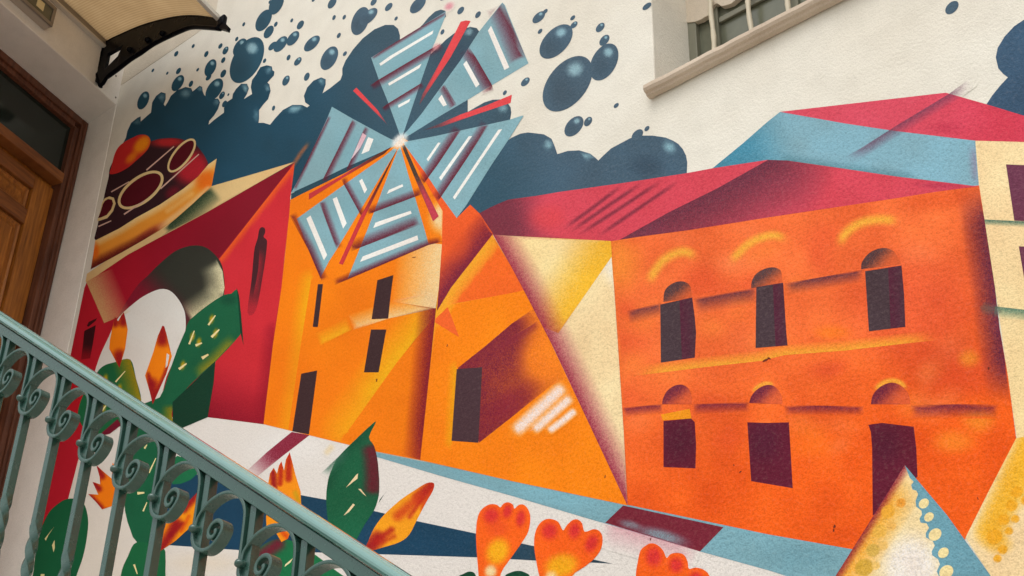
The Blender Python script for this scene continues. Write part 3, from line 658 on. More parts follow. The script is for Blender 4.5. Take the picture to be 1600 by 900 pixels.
for q in ([(593, 99.5), (609, 88), (677.5, 47.5), (676, 53), (616, 89), (595, 103)], [(606.5, 130.5), (659, 99.5), (655.5, 106.5), (608.5, 134)], [(622, 164.5), (641.5, 154), (639.5, 159.5), (623, 168.5)],
          [(762.5, 48), (767.5, 40.5), (796, 105.5), (788.5, 109.5)], [(724, 100.5), (729, 95), (749.5, 132), (744, 137)], [(685, 155), (690.5, 148), (698.5, 164), (693, 166.5)],
          [(667, 249), (685, 223), (689, 223.5), (669.5, 252.5)], [(733, 213), (738, 213), (689.5, 282.5), (686.5, 278)], [(779, 203), (785, 202), (711, 312), (708, 308.5)],
          [(575.5, 214.5), (584, 217.5), (577, 236), (565, 241)], [(561.5, 283), (566, 279.5), (574, 296), (570, 302.5)], [(520, 311), (526.5, 308), (542, 349), (536.5, 357.5)],
          [(479, 341.5), (485.5, 337), (511.5, 398.5), (506.5, 407)], [(604.5, 303.5), (608, 297), (629, 288), (630.5, 291.5)], [(583.5, 356.5), (587, 348), (642, 329.5), (643.5, 334)], [(563, 409.5), (567, 401), (652.5, 368), (654, 375)]):
    paint('painted_white_stripe', q, WHITE, parent=mill)
paint('painted_white_stripe', [(567, 208), (573, 212), (563, 232), (552, 246), (549, 249)], (218, 176, 186), BLOB(560, 238, 10, 10, (214, 222, 220), .8), parent=mill, step=4)
# red rays between the sails
paint('painted_ray', [(552, 142), (557, 137), (590, 172), (606, 196), (597, 186)], RAY, GRAD((590, 178), (604, 194), (70, 74, 84)), parent=mill, step=4)
paint('painted_ray', [(720, 34), (728, 32), (735.5, 33), (704, 90), (668, 144), (655, 165), (660, 148), (692, 90), (712, 50)], RAY, GRAD((675, 130), (657, 162), (70, 70, 78)), parent=mill, step=4)
paint('painted_ray', [(800, 148), (798, 161), (744, 179), (690, 198), (660, 204), (686, 194), (720, 179), (760, 165)], RAY, GRAD((720, 184), (668, 203), (52, 66, 76)), parent=mill, step=4)
paint('painted_ray', [(483, 303), (536, 274), (594, 239), (613, 229), (600, 241), (541, 275), (483, 312)], (196, 56, 60), GRAD((540, 272), (585, 247), (84, 48, 34)), parent=mill, step=4)
paint('painted_ray', [(530, 412), (563, 340), (601, 270), (621, 233), (604, 270), (570, 340), (536, 414)], (200, 54, 56), GRAD((572, 335), (592, 292), (64, 42, 34)), parent=mill, step=4)
paint('painted_ray', [(628, 228), (633, 227), (652, 270), (686, 338), (677, 346), (645, 270)], (194, 62, 78), GRAD((664, 305), (650, 272), (62, 56, 42)), parent=mill, step=4)
paint('painted_hub', ell(625, 221, 19, 14, -45, 24), WHITE, alpha=[BLOB(625, 221, 19, 13, WHITE, 1.0, -45, .35)], parent=mill, step=2.5)
paint('painted_overspray', ell(702, 10, 12, 8, -35, 18), (220, 130, 146), alpha=[BLOB(702, 10, 12, 8, WHITE, .85, -35, .1)], parent=mill, step=3)
paint('painted_overspray', ell(682, 73, 9, 6, -35, 14), (216, 148, 152), alpha=[BLOB(682, 73, 9, 6, WHITE, .8, -35, .3)], parent=mill, step=3)

# ---- gabled house
gab = paint('painted_gabled_house', [(770, 367), (800, 418), (817, 450), (862, 537), (927, 675), (981, 790), (800, 752), (657, 719), (671, 587), (681, 490), (705, 450)], (246, 130, 6),
            EDGE([(700, 477), (800, 458), (822, 453)], 110, (240, 98, 32), (770, 400), 1.0, .25), EDGE([(770, 367), (705, 450), (680, 492)], 20, (240, 168, 40), (770, 450), .95, .35),
            GRAD((720, 640), (690, 720), (250, 128, 4), 0, .5), EDGE([(707, 690), (714, 577)], 14, (232, 160, 10), (690, 620), .9, .8), step=5, label='orange gabled house with a dark doorway and white streaks')
paint('painted_facet', [(700, 480), (718, 527), (680, 504), (681, 498)], (238, 98, 38), parent=gab)
paint('painted_shadow', [(716, 575), (760, 540), (800, 506), (835, 482), (841, 496), (878, 575), (885, 592), (862, 602), (800, 652), (749, 692)], (248, 136, 22),
      EDGE([(745, 692), (716, 575), (760, 540), (800, 506), (835, 482)], 118, (116, 26, 52), (800, 580), 1.0, .42, .0), BLOB(850, 560, 52, 70, (246, 128, 26), .95, 0, .25), BLOB(800, 632, 70, 34, (128, 28, 52), .7, -38), GRAD((800, 505), (838, 484), (246, 130, 24), 0, .9), parent=gab, step=4)
strip('painted_shadow', [(775, 545), (800, 526), (842, 500)], 14, (136, 40, 56), (830, 560), .8, .8, .15, parent=gab)
paint('painted_doorway', [(714, 577), (754, 574), (748, 692), (706, 689)], (72, 48, 54), parent=gab)
for ln, w in (([(802, 678), (840, 642), (884, 601)], 15), ([(832, 675), (865, 646), (895, 619)], 11), ([(856, 675), (880, 658), (901, 640)], 9)):
    stroke('painted_streak', ln, w, (242, 228, 226), 1.0, .7, .14, parent=gab)
side = paint('painted_side_wall', [(771, 367), (800, 369), (955, 377), (960, 450), (975, 675), (981, 790), (927, 675), (862, 537), (817, 450), (800, 418)], (240, 210, 150),
             GRAD((860, 400), (930, 440), (240, 178, 34)), parent=gab, step=5)
paint('painted_light', [(956, 402), (960, 450), (975, 675), (981, 790), (927, 675), (850, 512), (873, 521)], (240, 214, 164), GRAD((930, 430), (955, 410), (236, 226, 208)), BLOB(900, 540, 40, 40, (232, 204, 156), .5), parent=gab, step=6)
SIDE = [(771, 367), (800, 369), (955, 377), (960, 450), (975, 675), (981, 790), (927, 675), (862, 537), (817, 450), (800, 418)]
paint('painted_shadow', SIDE, (150, 36, 66), alpha=[EDGE([(771, 367), (800, 418), (817, 450), (862, 537), (927, 675), (981, 790)], 40, (150, 36, 66), (860, 450), .95, 1.2)], parent=gab, step=5)

# ---- cacti and leaves
cac = paint('painted_cactus', sm([(222, 632), (250, 621), (262, 590), (277, 547), (290, 517), (296, 501), (325, 477), (350, 461), (362, 459), (371, 452), (375, 475), (377, 516), (370, 530), (335, 567), (272, 628), (272, 665), (266, 705), (252, 740),
             (247, 790), (244, 830), (250, 858), (215, 848), (204, 828), (196, 800), (194, 760), (200, 700), (210, 660)], 2), GREEN, EDGE([(372, 528), (335, 566), (306, 592)], 16, (150, 138, 30), (330, 540), .9, .8, .2), EDGE([(271, 632), (270, 668)], 18, OLIVE, (250, 650), .95, .8, .2),
            BLOB(358, 468, 20, 14, (14, 66, 46), .6), step=5, label='tall green cactus with cream spines before the archway')
paint('painted_cactus_pad', [(337, 564), (334, 600), (325, 652), (280, 671), (270, 665), (270, 628.5), (300, 600)], DGREEN, parent=cac)
paint('painted_cactus_pad', sm([(150, 585), (162, 572), (180, 566), (204, 562), (213, 592), (221, 625), (214, 655), (186, 667), (152, 684), (134, 672), (125, 658), (122, 644), (130, 618)], 4), (26, 98, 58), EDGE([(204, 562), (213, 592), (221, 625), (214, 655)], 30, OLIVE, (170, 610), .95, .9), parent=cac, step=4)
paint('painted_shadow', [(153, 682), (184, 655), (190, 664), (172, 678)], (112, 20, 40), parent=cac)
paint('painted_cactus_pad', sm([(215, 847), (200, 870), (189, 900), (186, 960), (262, 960), (259, 900), (259, 872), (254, 856)], 4), (24, 100, 60), parent=cac)
paint('painted_leaf', [(260, 732), (277, 712), (300, 720), (314, 735), (298, 750), (283, 756), (270, 757)], (28, 110, 70), parent=cac)
paint('painted_leaf', [(370, 449), (374, 462), (377, 490), (381, 540), (376, 520), (373, 480)], DGREEN, parent=cac)
for (x, y) in ((331, 499), (337, 521), (301, 526), (311, 535), (286, 571), (187, 607), (165, 592), (162, 638)):
    paint('painted_fleck', ell(x, y, 5.5, 11, 12, 16), (196, 158, 20), alpha=[BLOB(x, y, 5.5, 11, OLIVE, 1.0, 12, .1)], parent=cac, step=2)
for p, q, w in (((326, 508), (337, 493), 3), ((331, 527), (343, 515), 4), ((296, 538), (304, 517), 3), ((306, 540), (316, 536), 4), ((316, 560), (326, 554), 5), ((280, 577), (292, 568), 4), ((181, 597), (196, 580), 2.4),
                ((226, 701), (230, 695), 3), ((233, 739), (244, 716), 2.6), ((215, 771), (226, 770), 4.5), ((224, 799), (230, 785), 2.6), ((210, 882), (215, 897), 3), ((158, 644), (166, 634), 3)):
    paint('painted_spine', dash(p, q, w, w * .5), (240, 222, 160), parent=cac)
low = paint('painted_cactus', sm([(104, 780), (90, 788), (76, 802), (64, 828), (57, 856), (53, 890), (46, 960), (100, 965), (118, 905), (130, 870), (136, 840), (138, 812), (132, 788), (120, 780)], 4), (20, 92, 56), step=10, label='low rounded cactus pad at the lower left')
for q in ([(85, 823), (76, 836), (72, 845), (70, 842)], [(85.5, 844), (86, 856), (84, 863), (81.5, 852)], [(64, 897), (70, 897), (69, 904), (63, 906)]):
    paint('painted_spine', q, (226, 214, 150), parent=low)
lf = paint('painted_leaf', sm([(588, 659), (576, 668), (560, 683), (530, 713), (519, 733), (513, 751), (510, 778), (513, 815), (522, 850), (540, 862), (555, 847), (570, 820), (585, 797), (592, 775), (593, 755), (592, 737), (590, 718), (585, 697), (577, 683)], 3), GREEN,
           SOFT([(578, 692), (583, 715), (585, 745), (583, 775)], 20, (104, 26, 40), 1.0, .7, .15), EDGE([(576, 668), (530, 713), (512, 755)], 16, (16, 70, 48), (560, 740), .6), step=5, label='pointed green leaf with a maroon streak')
strip('painted_shadow', [(545, 699), (530, 713), (501, 740)], 15, (60, 104, 84), (530, 740), .85, 1.1, .3, parent=lf)
paint('painted_leaf_tip', [(592, 786), (607, 763), (601, 772), (594, 780)], DGREEN, parent=lf)
for q in ([(541, 762), (557, 742), (560, 740), (559, 748)], [(560, 764), (564, 764), (573, 776), (568, 772)], [(537, 806), (552, 787), (555, 789), (546, 800)]):
    paint('painted_spine', q, (238, 214, 168), parent=lf)
lf2 = paint('painted_leaf', sm([(388, 920), (396, 872), (414, 850), (440, 842), (470, 852), (520, 888), (560, 930), (480, 990)], 4), (24, 110, 66), SOFT([(398, 890), (412, 866), (435, 850)], 16, (120, 20, 44), .95, .8), step=6, label='rounded green leaf seen behind the railing scrolls')
paint('painted_spine', [(445, 886), (446, 882), (458, 872), (454, 879)], (238, 220, 170), parent=lf2)
for pts in ([(716, 903), (724, 897), (735, 893), (744, 900), (744, 930), (716, 930)], [(788, 902), (800, 894), (810, 892), (819, 894), (829, 902), (829, 930), (788, 930)]):
    paint('painted_leaf', sm(pts, 3), (16, 66, 44), label='dark green leaf tip at the bottom of the mural')

# ---- flowers
OR = (246, 142, 16); BUR = (150, 12, 28)
f = paint('painted_flower', [(151, 727), (163, 738), (175, 748), (176, 723), (182, 730), (191, 763), (195, 780), (188, 786), (172, 792), (160, 796), (150, 784), (138, 772), (154, 773), (149, 762), (145, 753), (157, 757), (156, 745)], (246, 126, 10),
          SOFT([(151, 727), (160, 744)], 9, BUR, 1, .8), SOFT([(145, 753), (155, 764)], 8, BUR, 1, .8), SOFT([(138, 773), (158, 794)], 8, BUR, 1, .8), SOFT([(194, 780), (188, 784)], 4, BUR, .9), step=3, label='spiky orange flower beside the cactus stem')
paint('painted_flower', [(250, 862), (252, 845), (260, 817), (287, 792), (309, 769), (306, 800), (300, 822), (275, 845)], (248, 152, 16), SOFT([(250, 862), (266, 836), (276, 818)], 13, BUR, 1, .8), SOFT([(266, 838), (286, 818)], 6, BUR, .8), SOFT([(288, 796), (309, 771)], 9, BUR, 1, .7), SOFT([(284, 830), (296, 806)], 5, (220, 70, 10), .7), step=3, label='orange flower pointing up before the navy band')
paint('painted_flower', [(180, 495), (182.5, 499), (185, 502), (190, 493), (194, 488), (197, 500), (200, 515), (196, 545), (187, 575), (180, 562), (171, 545), (172, 532), (176, 512)], (246, 132, 12), SOFT([(180, 494), (180, 506)], 9, BUR, 1, .8), SOFT([(194, 487), (193, 504)], 11, BUR, 1, .8), SOFT([(187, 576), (187, 556)], 15, BUR, 1, .8), step=3, label='orange two-tipped flower inside the archway')
f9 = paint('painted_flower', [(254, 509), (257, 510), (260, 520), (269, 557), (260, 585), (239, 632), (235, 615), (227, 587), (240, 550), (247, 525)], (248, 134, 10), SOFT([(255, 508), (254, 532)], 15, BUR, 1, .8), SOFT([(239, 634), (237, 602)], 17, BUR, 1, .8), SOFT([(236, 600), (232, 585)], 6, BUR, .8), SOFT([(262, 575), (244, 618)], 6, BUR, .85), step=3, label='tall orange diamond flower before the archway')
paint('painted_highlight', [(261, 552), (265, 555), (262, 572), (259, 575)], PALE, parent=f9)
paint('painted_flower', [(419, 757), (422, 740), (428, 731), (433, 740), (436, 728), (440, 721), (444, 735), (447, 718), (453, 707), (457, 722), (462, 742), (470, 768), (471, 790), (462, 812), (450, 842), (440, 847), (430, 830), (417, 833), (416, 808), (420, 785)], (248, 148, 20),
      SOFT([(427, 736), (429, 770)], 7, BUR, 1, .5), SOFT([(440, 723), (438, 756)], 5.5, (186, 36, 18), 1, .5), SOFT([(452, 709), (451, 748)], 8, (180, 30, 18), 1, .6), SOFT([(462, 770), (468, 790)], 7, (190, 160, 20), .7), SOFT([(450, 840), (442, 832)], 7, (220, 70, 10), .9), step=3, label='three-fingered orange flower above the handrail')
paint('painted_flower', sm([(571, 862), (576, 845), (585, 825), (600, 805), (625, 782), (650, 765), (667, 755), (678, 755), (677, 766), (665, 787), (652, 812), (640, 835), (625, 847), (600, 855)], 3), (244, 156, 24), SOFT([(674, 760), (655, 778)], 14, (176, 24, 24), 1, .6), SOFT([(655, 778), (622, 806)], 13, (206, 62, 20), .85, .8), SOFT([(660, 780), (640, 808)], 6, (190, 40, 20), .8), SOFT([(572, 862), (590, 842)], 17, BUR, 1.0, .6), SOFT([(588, 846), (612, 828)], 9, (176, 30, 20), .9), SOFT([(596, 848), (616, 838)], 7, (190, 50, 20), .7), SOFT([(675, 768), (660, 795)], 5, (214, 60, 16), .8), step=3.5, label='single orange bud leaning right above the handrail')
ROR = (246, 96, 20); FR = (214, 44, 48)
paint('painted_flower', sm([(750, 935), (748, 899), (745, 860), (744, 830), (747, 807), (754, 795), (766, 788), (777, 789), (782, 793), (787, 787), (795, 785), (802, 789), (804, 795), (811, 789), (819, 789), (826, 797), (829, 810), (826, 830), (817, 846), (798, 873), (783, 896), (772, 935)], 3), ROR,
      BLOB(768, 806, 19, 19, FR, .95), BLOB(793, 799, 11, 17, FR, .95, 15), BLOB(814, 810, 11, 20, FR, .95, 10), BLOB(777, 825, 26, 20, (232, 76, 34), .6), BLOB(778, 862, 24, 30, (242, 172, 20), 1.0, 25, .3), BLOB(767, 893, 13, 14, (240, 214, 160), 1.0, 0, .3), step=3.5, label='leftmost red and yellow tulip at the bottom')
paint('painted_flower', sm([(855, 945), (843, 900), (838, 875), (835, 854), (836, 836), (841, 822), (850, 813), (861, 811), (873, 816), (880, 829), (886, 821), (895, 813), (903, 812), (910, 818), (914, 831), (928, 827), (937, 830), (942, 840), (940, 857), (930, 872), (915, 885), (892, 903), (880, 945)], 3), ROR,
      BLOB(859, 830, 19, 20, FR, .95), BLOB(898, 829, 14, 20, FR, .95, 8), BLOB(925, 849, 14, 22, FR, .95, 25), BLOB(878, 884, 36, 26, (242, 172, 20), 1.0, -15, .3), BLOB(862, 902, 14, 14, (240, 214, 160), .9), step=3.5, label='middle red and yellow tulip at the bottom')
paint('painted_flower', sm([(1015, 985), (998, 930), (994, 900), (997, 878), (1001, 861), (1009, 853), (1018, 849), (1028, 852), (1037, 861), (1042, 872), (1048, 866), (1058, 864), (1069, 867), (1075, 878), (1077, 889), (1087, 887), (1099, 890), (1109, 900), (1112, 925), (1070, 985)], 3), ROR,
      BLOB(1022, 870, 19, 24, FR, .95), BLOB(1057, 883, 17, 18, FR, .95), BLOB(1088, 904, 16, 16, FR, .95), BLOB(1050, 945, 34, 28, (242, 172, 20), 1.0), step=4, label='rightmost red and yellow tulip at the bottom')

# ---- foreground cone and the yellow slope behind it
slope = paint('painted_yellow_slope', [(1588, 685), (1700, 660), (1800, 680), (1800, 1010), (1610, 1000), (1549, 901), (1509, 840), (1545, 768)], (240, 212, 162), EDGE([(1590, 690), (1547, 772), (1515, 838)], 60, (240, 172, 30), (1640, 800), .0),
              SOFT([(1610, 690), (1575, 770), (1548, 830)], 30, (238, 172, 34), 1.0, .5), SOFT([(1640, 700), (1620, 750)], 60, (240, 180, 40), .9), BLOB(1560, 850, 30, 22, (240, 182, 60), .8), step=6, label='yellow dotted slope at the lower right corner')
for x, y, r in ((1589, 769, 10), (1581, 790, 10), (1569, 812, 9.5), (1587, 811, 7), (1577, 830, 7), (1554, 839, 13), (1567, 859, 8), (1559, 873, 7), (1604, 782, 9)):
    paint('painted_dot', disc(x, y, r * 1.05, r, 20), (236, 164, 30), alpha=[BLOB(x, y, r * 1.15, r * 1.1, YEL, .9, 0, .7)], parent=slope, step=3)
cone = paint('painted_cone', [(1414, 727), (1480, 805), (1549, 901), (1610, 990), (1250, 990), (1306, 900), (1364, 808)], (240, 216, 164), BLOB(1425, 890, 62, 75, (238, 232, 226), 1.0, 0, .3),
             EDGE([(1416, 727), (1364, 808), (1306, 900), (1250, 990)], 50, (240, 160, 36), (1420, 860), 1.0, .8, .22), EDGE([(1414, 726), (1364, 808), (1306, 900), (1250, 990)], 13, (140, 34, 52), (1420, 860), .95, .9), step=4, label='cream and blue dotted cone in the lower right foreground')
for x, y, r, c in ((1408, 786, 8, (232, 150, 46)), (1388, 800, 11, (236, 168, 50)), (1393, 822, 8, (234, 176, 84)), (1375, 830, 11, (232, 176, 70)), (1380, 853, 8, (234, 186, 100)), (1364, 860, 10.5, (206, 166, 70)), (1351, 887, 14, (206, 160, 50)), (1369, 884, 7, (236, 190, 100))):
    paint('painted_dot', disc(x, y, r * 1.1, r * 1.05, 20), c, alpha=[BLOB(x, y, r * 1.2, r * 1.15, c, .85, 0, .7)], parent=cone, step=3)
paint('painted_blue_side', [(1414, 727), (1480, 805), (1549, 901), (1610, 990), (1475, 990), (1467, 900), (1464, 893), (1469, 882), (1466, 874), (1457, 868), (1456, 862), (1461, 853), (1458, 846), (1447, 840), (1447, 833), (1452, 825), (1448, 818), (1439, 817), (1437, 811), (1441, 804), (1440, 798),
      (1432, 792), (1431, 783), (1435, 772), (1432, 767), (1426, 765), (1424, 758), (1428, 753), (1422, 747)], (108, 158, 174), parent=cone)
for x, y, r in ((1444, 787, 8), (1452, 808, 7.5), (1461.5, 835.5, 10), (1474.5, 864, 8.5), (1479, 894, 11)):
    paint('painted_dot', disc(x, y, r, r * .98, 22), (240, 218, 158), parent=cone)
# ---- chips knocked out of the render
for x, y, w, h, a in ((1197, 563, 5.5, 1.7, -28), (1202, 560, 3, 1.2, 25), (1304, 823, 2, 3, 20), (1303, 829, 1.5, 2.4, -10), (1157, 738, 2.6, 1.1, -40), (1147, 727, 1.2, .9, 0), (589, 594, 1.2, 3, 15), (699, 540, .9, 2.6, 10), (647, 402, 3, .7, 0), (946, 745, .6, 2.8, 10), (1017, 843, .7, 2.8, 20), (1528, 779, .8, 2.4, -20), (1545, 576, 1.5, 2.6, 20)):
    paint('chip', ell(x, y, w, h, a, 9) + rng.uniform(-.5, .5, (9, 2)), (112, 44, 26))
# ================================================================== WINDOW IN THE MURAL WALL
win = None
bm = bmesh.new()                                     # timber frame set deep in the opening
Yg = 0.247
for a in ((WX0 - .02, WX0 + .035, WZ0 - .02, WZ1 + .02), (WX1 - .035, WX1 + .02, WZ0 - .02, WZ1 + .02)):
    box(bm, a[0], a[1], Yg - .02, Yg + .03, a[2], a[3])
box(bm, WX0 + .035, WX1 - .035, Yg - .018, Yg + .028, WZ0 - .02, WZ0 + .05)
bevel(bm, .004)
win = mesh_obj('window', bm, M['sash'], wall); win['label'] = 'barred window with a stone sill high in the mural wall'
bm = bmesh.new(); box(bm, WX0, WX1, Yg + .004, Yg + .012, WZ0, WZ1); mesh_obj('window_pane', bm, M['pane'], win)
for x0, x1 in ((WX0 + .10, WX0 + .125), (WX0 + .42, WX0 + .45), (WX0 + .76, WX0 + .79)):
    bm = bmesh.new(); box(bm, x0, x1, Yg - .012, Yg + .002, WZ0 + .052, WZ1); bevel(bm, .003); mesh_obj('sash_stile', bm, M['sash'], win)
for z0, z1 in ((5.345, 5.37), (5.43, 5.445)):
    bm = bmesh.new(); box(bm, WX0 + .128, WX1 - .04, Yg - .010, Yg + .001, z0, z1); bevel(bm, .003); mesh_obj('sash_rail', bm, M['sash'], win)
# broken plaster hanging over the top of the opening
edge = [(WX0 - .01, 5.418), (-2.17, 5.396), (-2.141, 5.391), (-2.128, 5.394), (-2.113, 5.392), (-2.098, 5.412), (-2.085, 5.427), (-2.071, 5.428), (-2.052, 5.402), (-2.034, 5.395), (-2.01, 5.390), (-1.985, 5.398), (-1.95, 5.412)]
x = -1.92
while x < WX1: edge.append((x, 5.405 + random.uniform(-.02, .02))); x += random.uniform(.02, .05)
edge += [(WX1 + .01, 5.41), (WX1 + .01, WZ1 + .01), (WX0 - .01, WZ1 + .01)]
bm = bmesh.new(); prism(bm, edge, lambda x, z: (x, .2235, z), lambda x, z: (x, .2445, z))
mesh_obj('broken_plaster', bm, M['jamb'], win)
# iron bars
for i in range(6):
    bx_ = -2.088 + i * .155
    bm = bmesh.new(); prof = []
    nseg = 14
    rings = []
    for k in range(nseg + 1):
        z = WZ0 - .01 + (5.46 - WZ0) * k / nseg; rr = .0095 * (1 + .12 * math.sin(k * 2.3 + i)); ox = .0025 * math.sin(k * .9 + i * 2)
        rings.append([bm.verts.new((bx_ + ox + rr * math.cos(a), .209 + rr * math.sin(a), z)) for a in np.linspace(0, 2 * np.pi, 8, endpoint=False)])
    for a, b in zip(rings, rings[1:]):
        for j in range(8): bm.faces.new((a[j], a[(j + 1) % 8], b[(j + 1) % 8], b[j]))
    mesh_obj('window_bar', bm, M['bar'], win, True)
# sill: stone slab with a worn nosing and a drip below
bm = bmesh.new()
prof = [(.20, 4.972), (.0, 4.958), (-.036, 4.947), (-.044, 4.938), (-.046, 4.922), (-.040, 4.912), (-.030, 4.909), (-.026, 4.902), (-.010, 4.899), (.0, 4.906), (.20, 4.90)]
xs = np.linspace(-2.222, -.98, 40); cols = []
for i, x in enumerate(xs):
    j = [random.uniform(-.0014, .0014) for _ in range(2)]
    cols.append([bm.verts.new((x, y + (j[0] if y < 0 else 0), z + (j[1] if y < 0 else 0))) for y, z in prof])
for a, b in zip(cols, cols[1:]):
    for k in range(len(prof) - 1): bm.faces.new((a[k], a[k + 1], b[k + 1], b[k]))
bm.faces.new(cols[0][::-1]); bm.faces.new(cols[-1])
mesh_obj('window_sill', bm, M['sill'], win)

# a slightly proud band of rough render under the canopy, and the hairline join in the corner
bm = bmesh.new(); prism(bm, [(-5.735, -.0014), (-5.3, -.0013), (-5.02, -.001), (-4.85, .001), (-4.85, .004), (-5.735, .004)], lambda x, y: (x, y, 6.898), lambda x, y: (x, y, 8.6))
mesh_obj('render_band', bm, M['rough'], wall)

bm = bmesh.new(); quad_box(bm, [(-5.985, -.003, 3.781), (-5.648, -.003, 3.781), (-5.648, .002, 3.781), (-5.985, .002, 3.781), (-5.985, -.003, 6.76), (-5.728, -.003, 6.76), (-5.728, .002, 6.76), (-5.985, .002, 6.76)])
mesh_obj('door_reveal', bm, M['lining'], wall)  # thin lining added to brighten this shaded strip
# ================================================================== DOOR WALL
P0 = Vector((-5.98, 0, 0)); nv = Vector((.97384, .22725, 0)); ev = Vector((.22725, -.97384, 0))
def dw(n_, t, z): return tuple(P0 + nv * n_ + ev * t + Vector((0, 0, z)))
NW = .2447
bm = bmesh.new()
prism(bm, [(-.12, 6.761), (-.12, 8.1), (1.62, 8.1), (1.62, 0.003), (1.12, 0.003), (1.12, 6.761)], lambda t, z: dw(NW, t, z), lambda t, z: dw(-.35, t, z))
bevel(bm, .006, 3)
dwall = mesh_obj('doorway_wall', bm, M['lintel']); tag(dwall, 'grey beige wall with a lintel over the wooden door', 'wall')
def part(name, mat, boxes, parent, bev=.004, fr=dw):
    bm = bmesh.new()
    for b in boxes: box(bm, *b, fr=fr)
    if bev: bevel(bm, bev)
    return mesh_obj(name, bm, mat, parent)
frame = part('door_frame', M['frame'], [(-.10, .004, .002, .048, 3.8, 6.757)], dwall)
part('frame_moulding', M['frame'], [(-.10, -.008, .0485, .082, 3.8, 6.69)], frame)
part('frame_moulding', M['frame'], [(.0045, .012, .012, .030, 3.8, 6.74)], frame, .003)
part('frame_head', M['frame'], [(-.10, .003, .049, 1.075, 6.715, 6.757)], frame)
part('frame_head', M['frame'], [(-.10, -.009, .083, 1.04, 6.682, 6.7145)], frame)
part('frame_jamb', M['frame'], [(-.10, .003, 1.04, 1.115, 3.8, 6.714)], frame)
part('transom_rail', M['rail_h'], [(-.072, .001, .083, 1.039, 6.297, 6.356)], frame)
part('transom_pane', M['transom'], [(-.045, -.038, .083, 1.039, 6.35, 6.70)], frame, 0)
door = part('door', M['door'], [(-.098, -.075, .085, 1.037, 3.82, 6.34)], dwall, 0)
door['label'] = 'panelled varnished wooden door'
for t0, t1 in ((.086, .217), (.905, 1.036)): part('door_stile', M['door'], [(-.0745, -.052, t0, t1, 3.822, 6.268)], door)
for z0, z1 in ((6.186, 6.268), (5.962, 6.05), (4.95, 5.10), (3.822, 4.02)): part('door_rail', M['rail_h'], [(-.0745, -.0535, .2175, .9045, z0, z1)], door)
def raised(z0, z1):
    bm = bmesh.new(); ts, te = .2178, .9042
    rings = []
    for n_, d in ((-.0745, .0), (-.0660, .012), (-.0735, .022), (-.0735, .032), (-.0600, .062), (-.0600, .064)):
        rings.append([bm.verts.new(dw(n_, *p)) for p in ((ts + d, z0 + d), (te - d, z0 + d), (te - d, z1 - d), (ts + d, z1 - d))])
    for a, b in zip(rings, rings[1:]):
        for k in range(4): bm.faces.new((a[k], a[(k + 1) % 4], b[(k + 1) % 4], b[k]))
    bm.faces.new(rings[-1]); mesh_obj('door_panel', bm, M['door'], door)
raised(6.0505, 6.1855); raised(5.1005, 5.9615); raised(4.0205, 4.9495)
# two wall plugs left in the lintel
for t, z in ((.105, 6.93), (.075, 6.80)):
    bm = bmesh.new(); bmesh.ops.create_uvsphere(bm, u_segments=10, v_segments=6, radius=.006); bmesh.ops.translate(bm, verts=bm.verts, vec=dw(NW, t, z))
    mesh_obj('wall_plug', bm, M['alu'], dwall, True)

# ================================================================== DOOR CANOPY
YC = -.165
def cw(x, t, z): return (x + ev.x * t, YC + ev.y * t, z)         # canopy: brackets stand square to the mural wall
canopy = empty('door_canopy', cw(-5.69, 0, 6.76)); base = Vector(canopy.location)
tag(canopy, 'bronze translucent door canopy on a black curved bracket', 'canopy')
def local(f): return lambda *a: tuple(Vector(f(*a)) - base)
out = [(-5.690, 7.052), (-5.660, 7.066), (-5.532, 7.038), (-5.365, 6.994), (-5.187, 6.928), (-5.011, 6.849), (-4.859, 6.762), (-4.719, 6.665), (-4.639, 6.603), (-4.625, 6.608), (-4.548, 6.507), (-4.554, 6.486), (-4.627, 6.546),
       (-4.762, 6.635), (-4.893, 6.713), (-5.040, 6.752), (-5.204, 6.783), (-5.311, 6.783), (-5.400, 6.789), (-5.496, 6.781), (-5.596, 6.779), (-5.621, 6.748), (-5.648, 6.746), (-5.700, 6.800), (-5.705, 6.861), (-5.700, 6.965)]
out = [(a + .006, b - .008) for a, b in out]
hole = [(-5.628, 6.955), (-5.488, 6.936), (-5.520, 6.872), (-5.626, 6.838)]; hole = [(a + .006, b - .008) for a, b in hole]
def bracket(t):
    """plate with a triangular opening near the wall, and a raised rim"""
    bm = bmesh.new()
    pts = [Vector(p) for p in out + hole]; n1 = len(out); n2 = len(hole)
    ed = [(i, (i + 1) % n1) for i in range(n1)] + [(n1 + i, n1 + (i + 1) % n2) for i in range(n2)]
    V, _, F, _, _, _ = delaunay_2d_cdt(pts, ed, [], 0, 1e-6)
    A = np.array(out); H = np.array(hole); Vn = np.array([(v[0], v[1]) for v in V])
    lf, lb = (lambda a, b: local(cw)(a, t - .011, b)), (lambda a, b: local(cw)(a, t + .011, b))
    fv = [bm.verts.new(lf(*p)) for p in Vn]; bv = [bm.verts.new(lb(*p)) for p in Vn]
    for f_ in F:
        c = Vn[list(f_)].mean(0)[None]
        if inside(c, A)[0] and not inside(c, H)[0]:
            bm.faces.new([fv[i] for i in f_]); bm.faces.new([bv[i] for i in f_][::-1])
    for a, b in ed: bm.faces.new((fv[a], fv[b], bv[b], bv[a]))
    bmesh.ops.recalc_face_normals(bm, faces=bm.faces)
    return mesh_obj('bracket', bm, M['black'], canopy)
br = bracket(0.0); bracket(1.06)
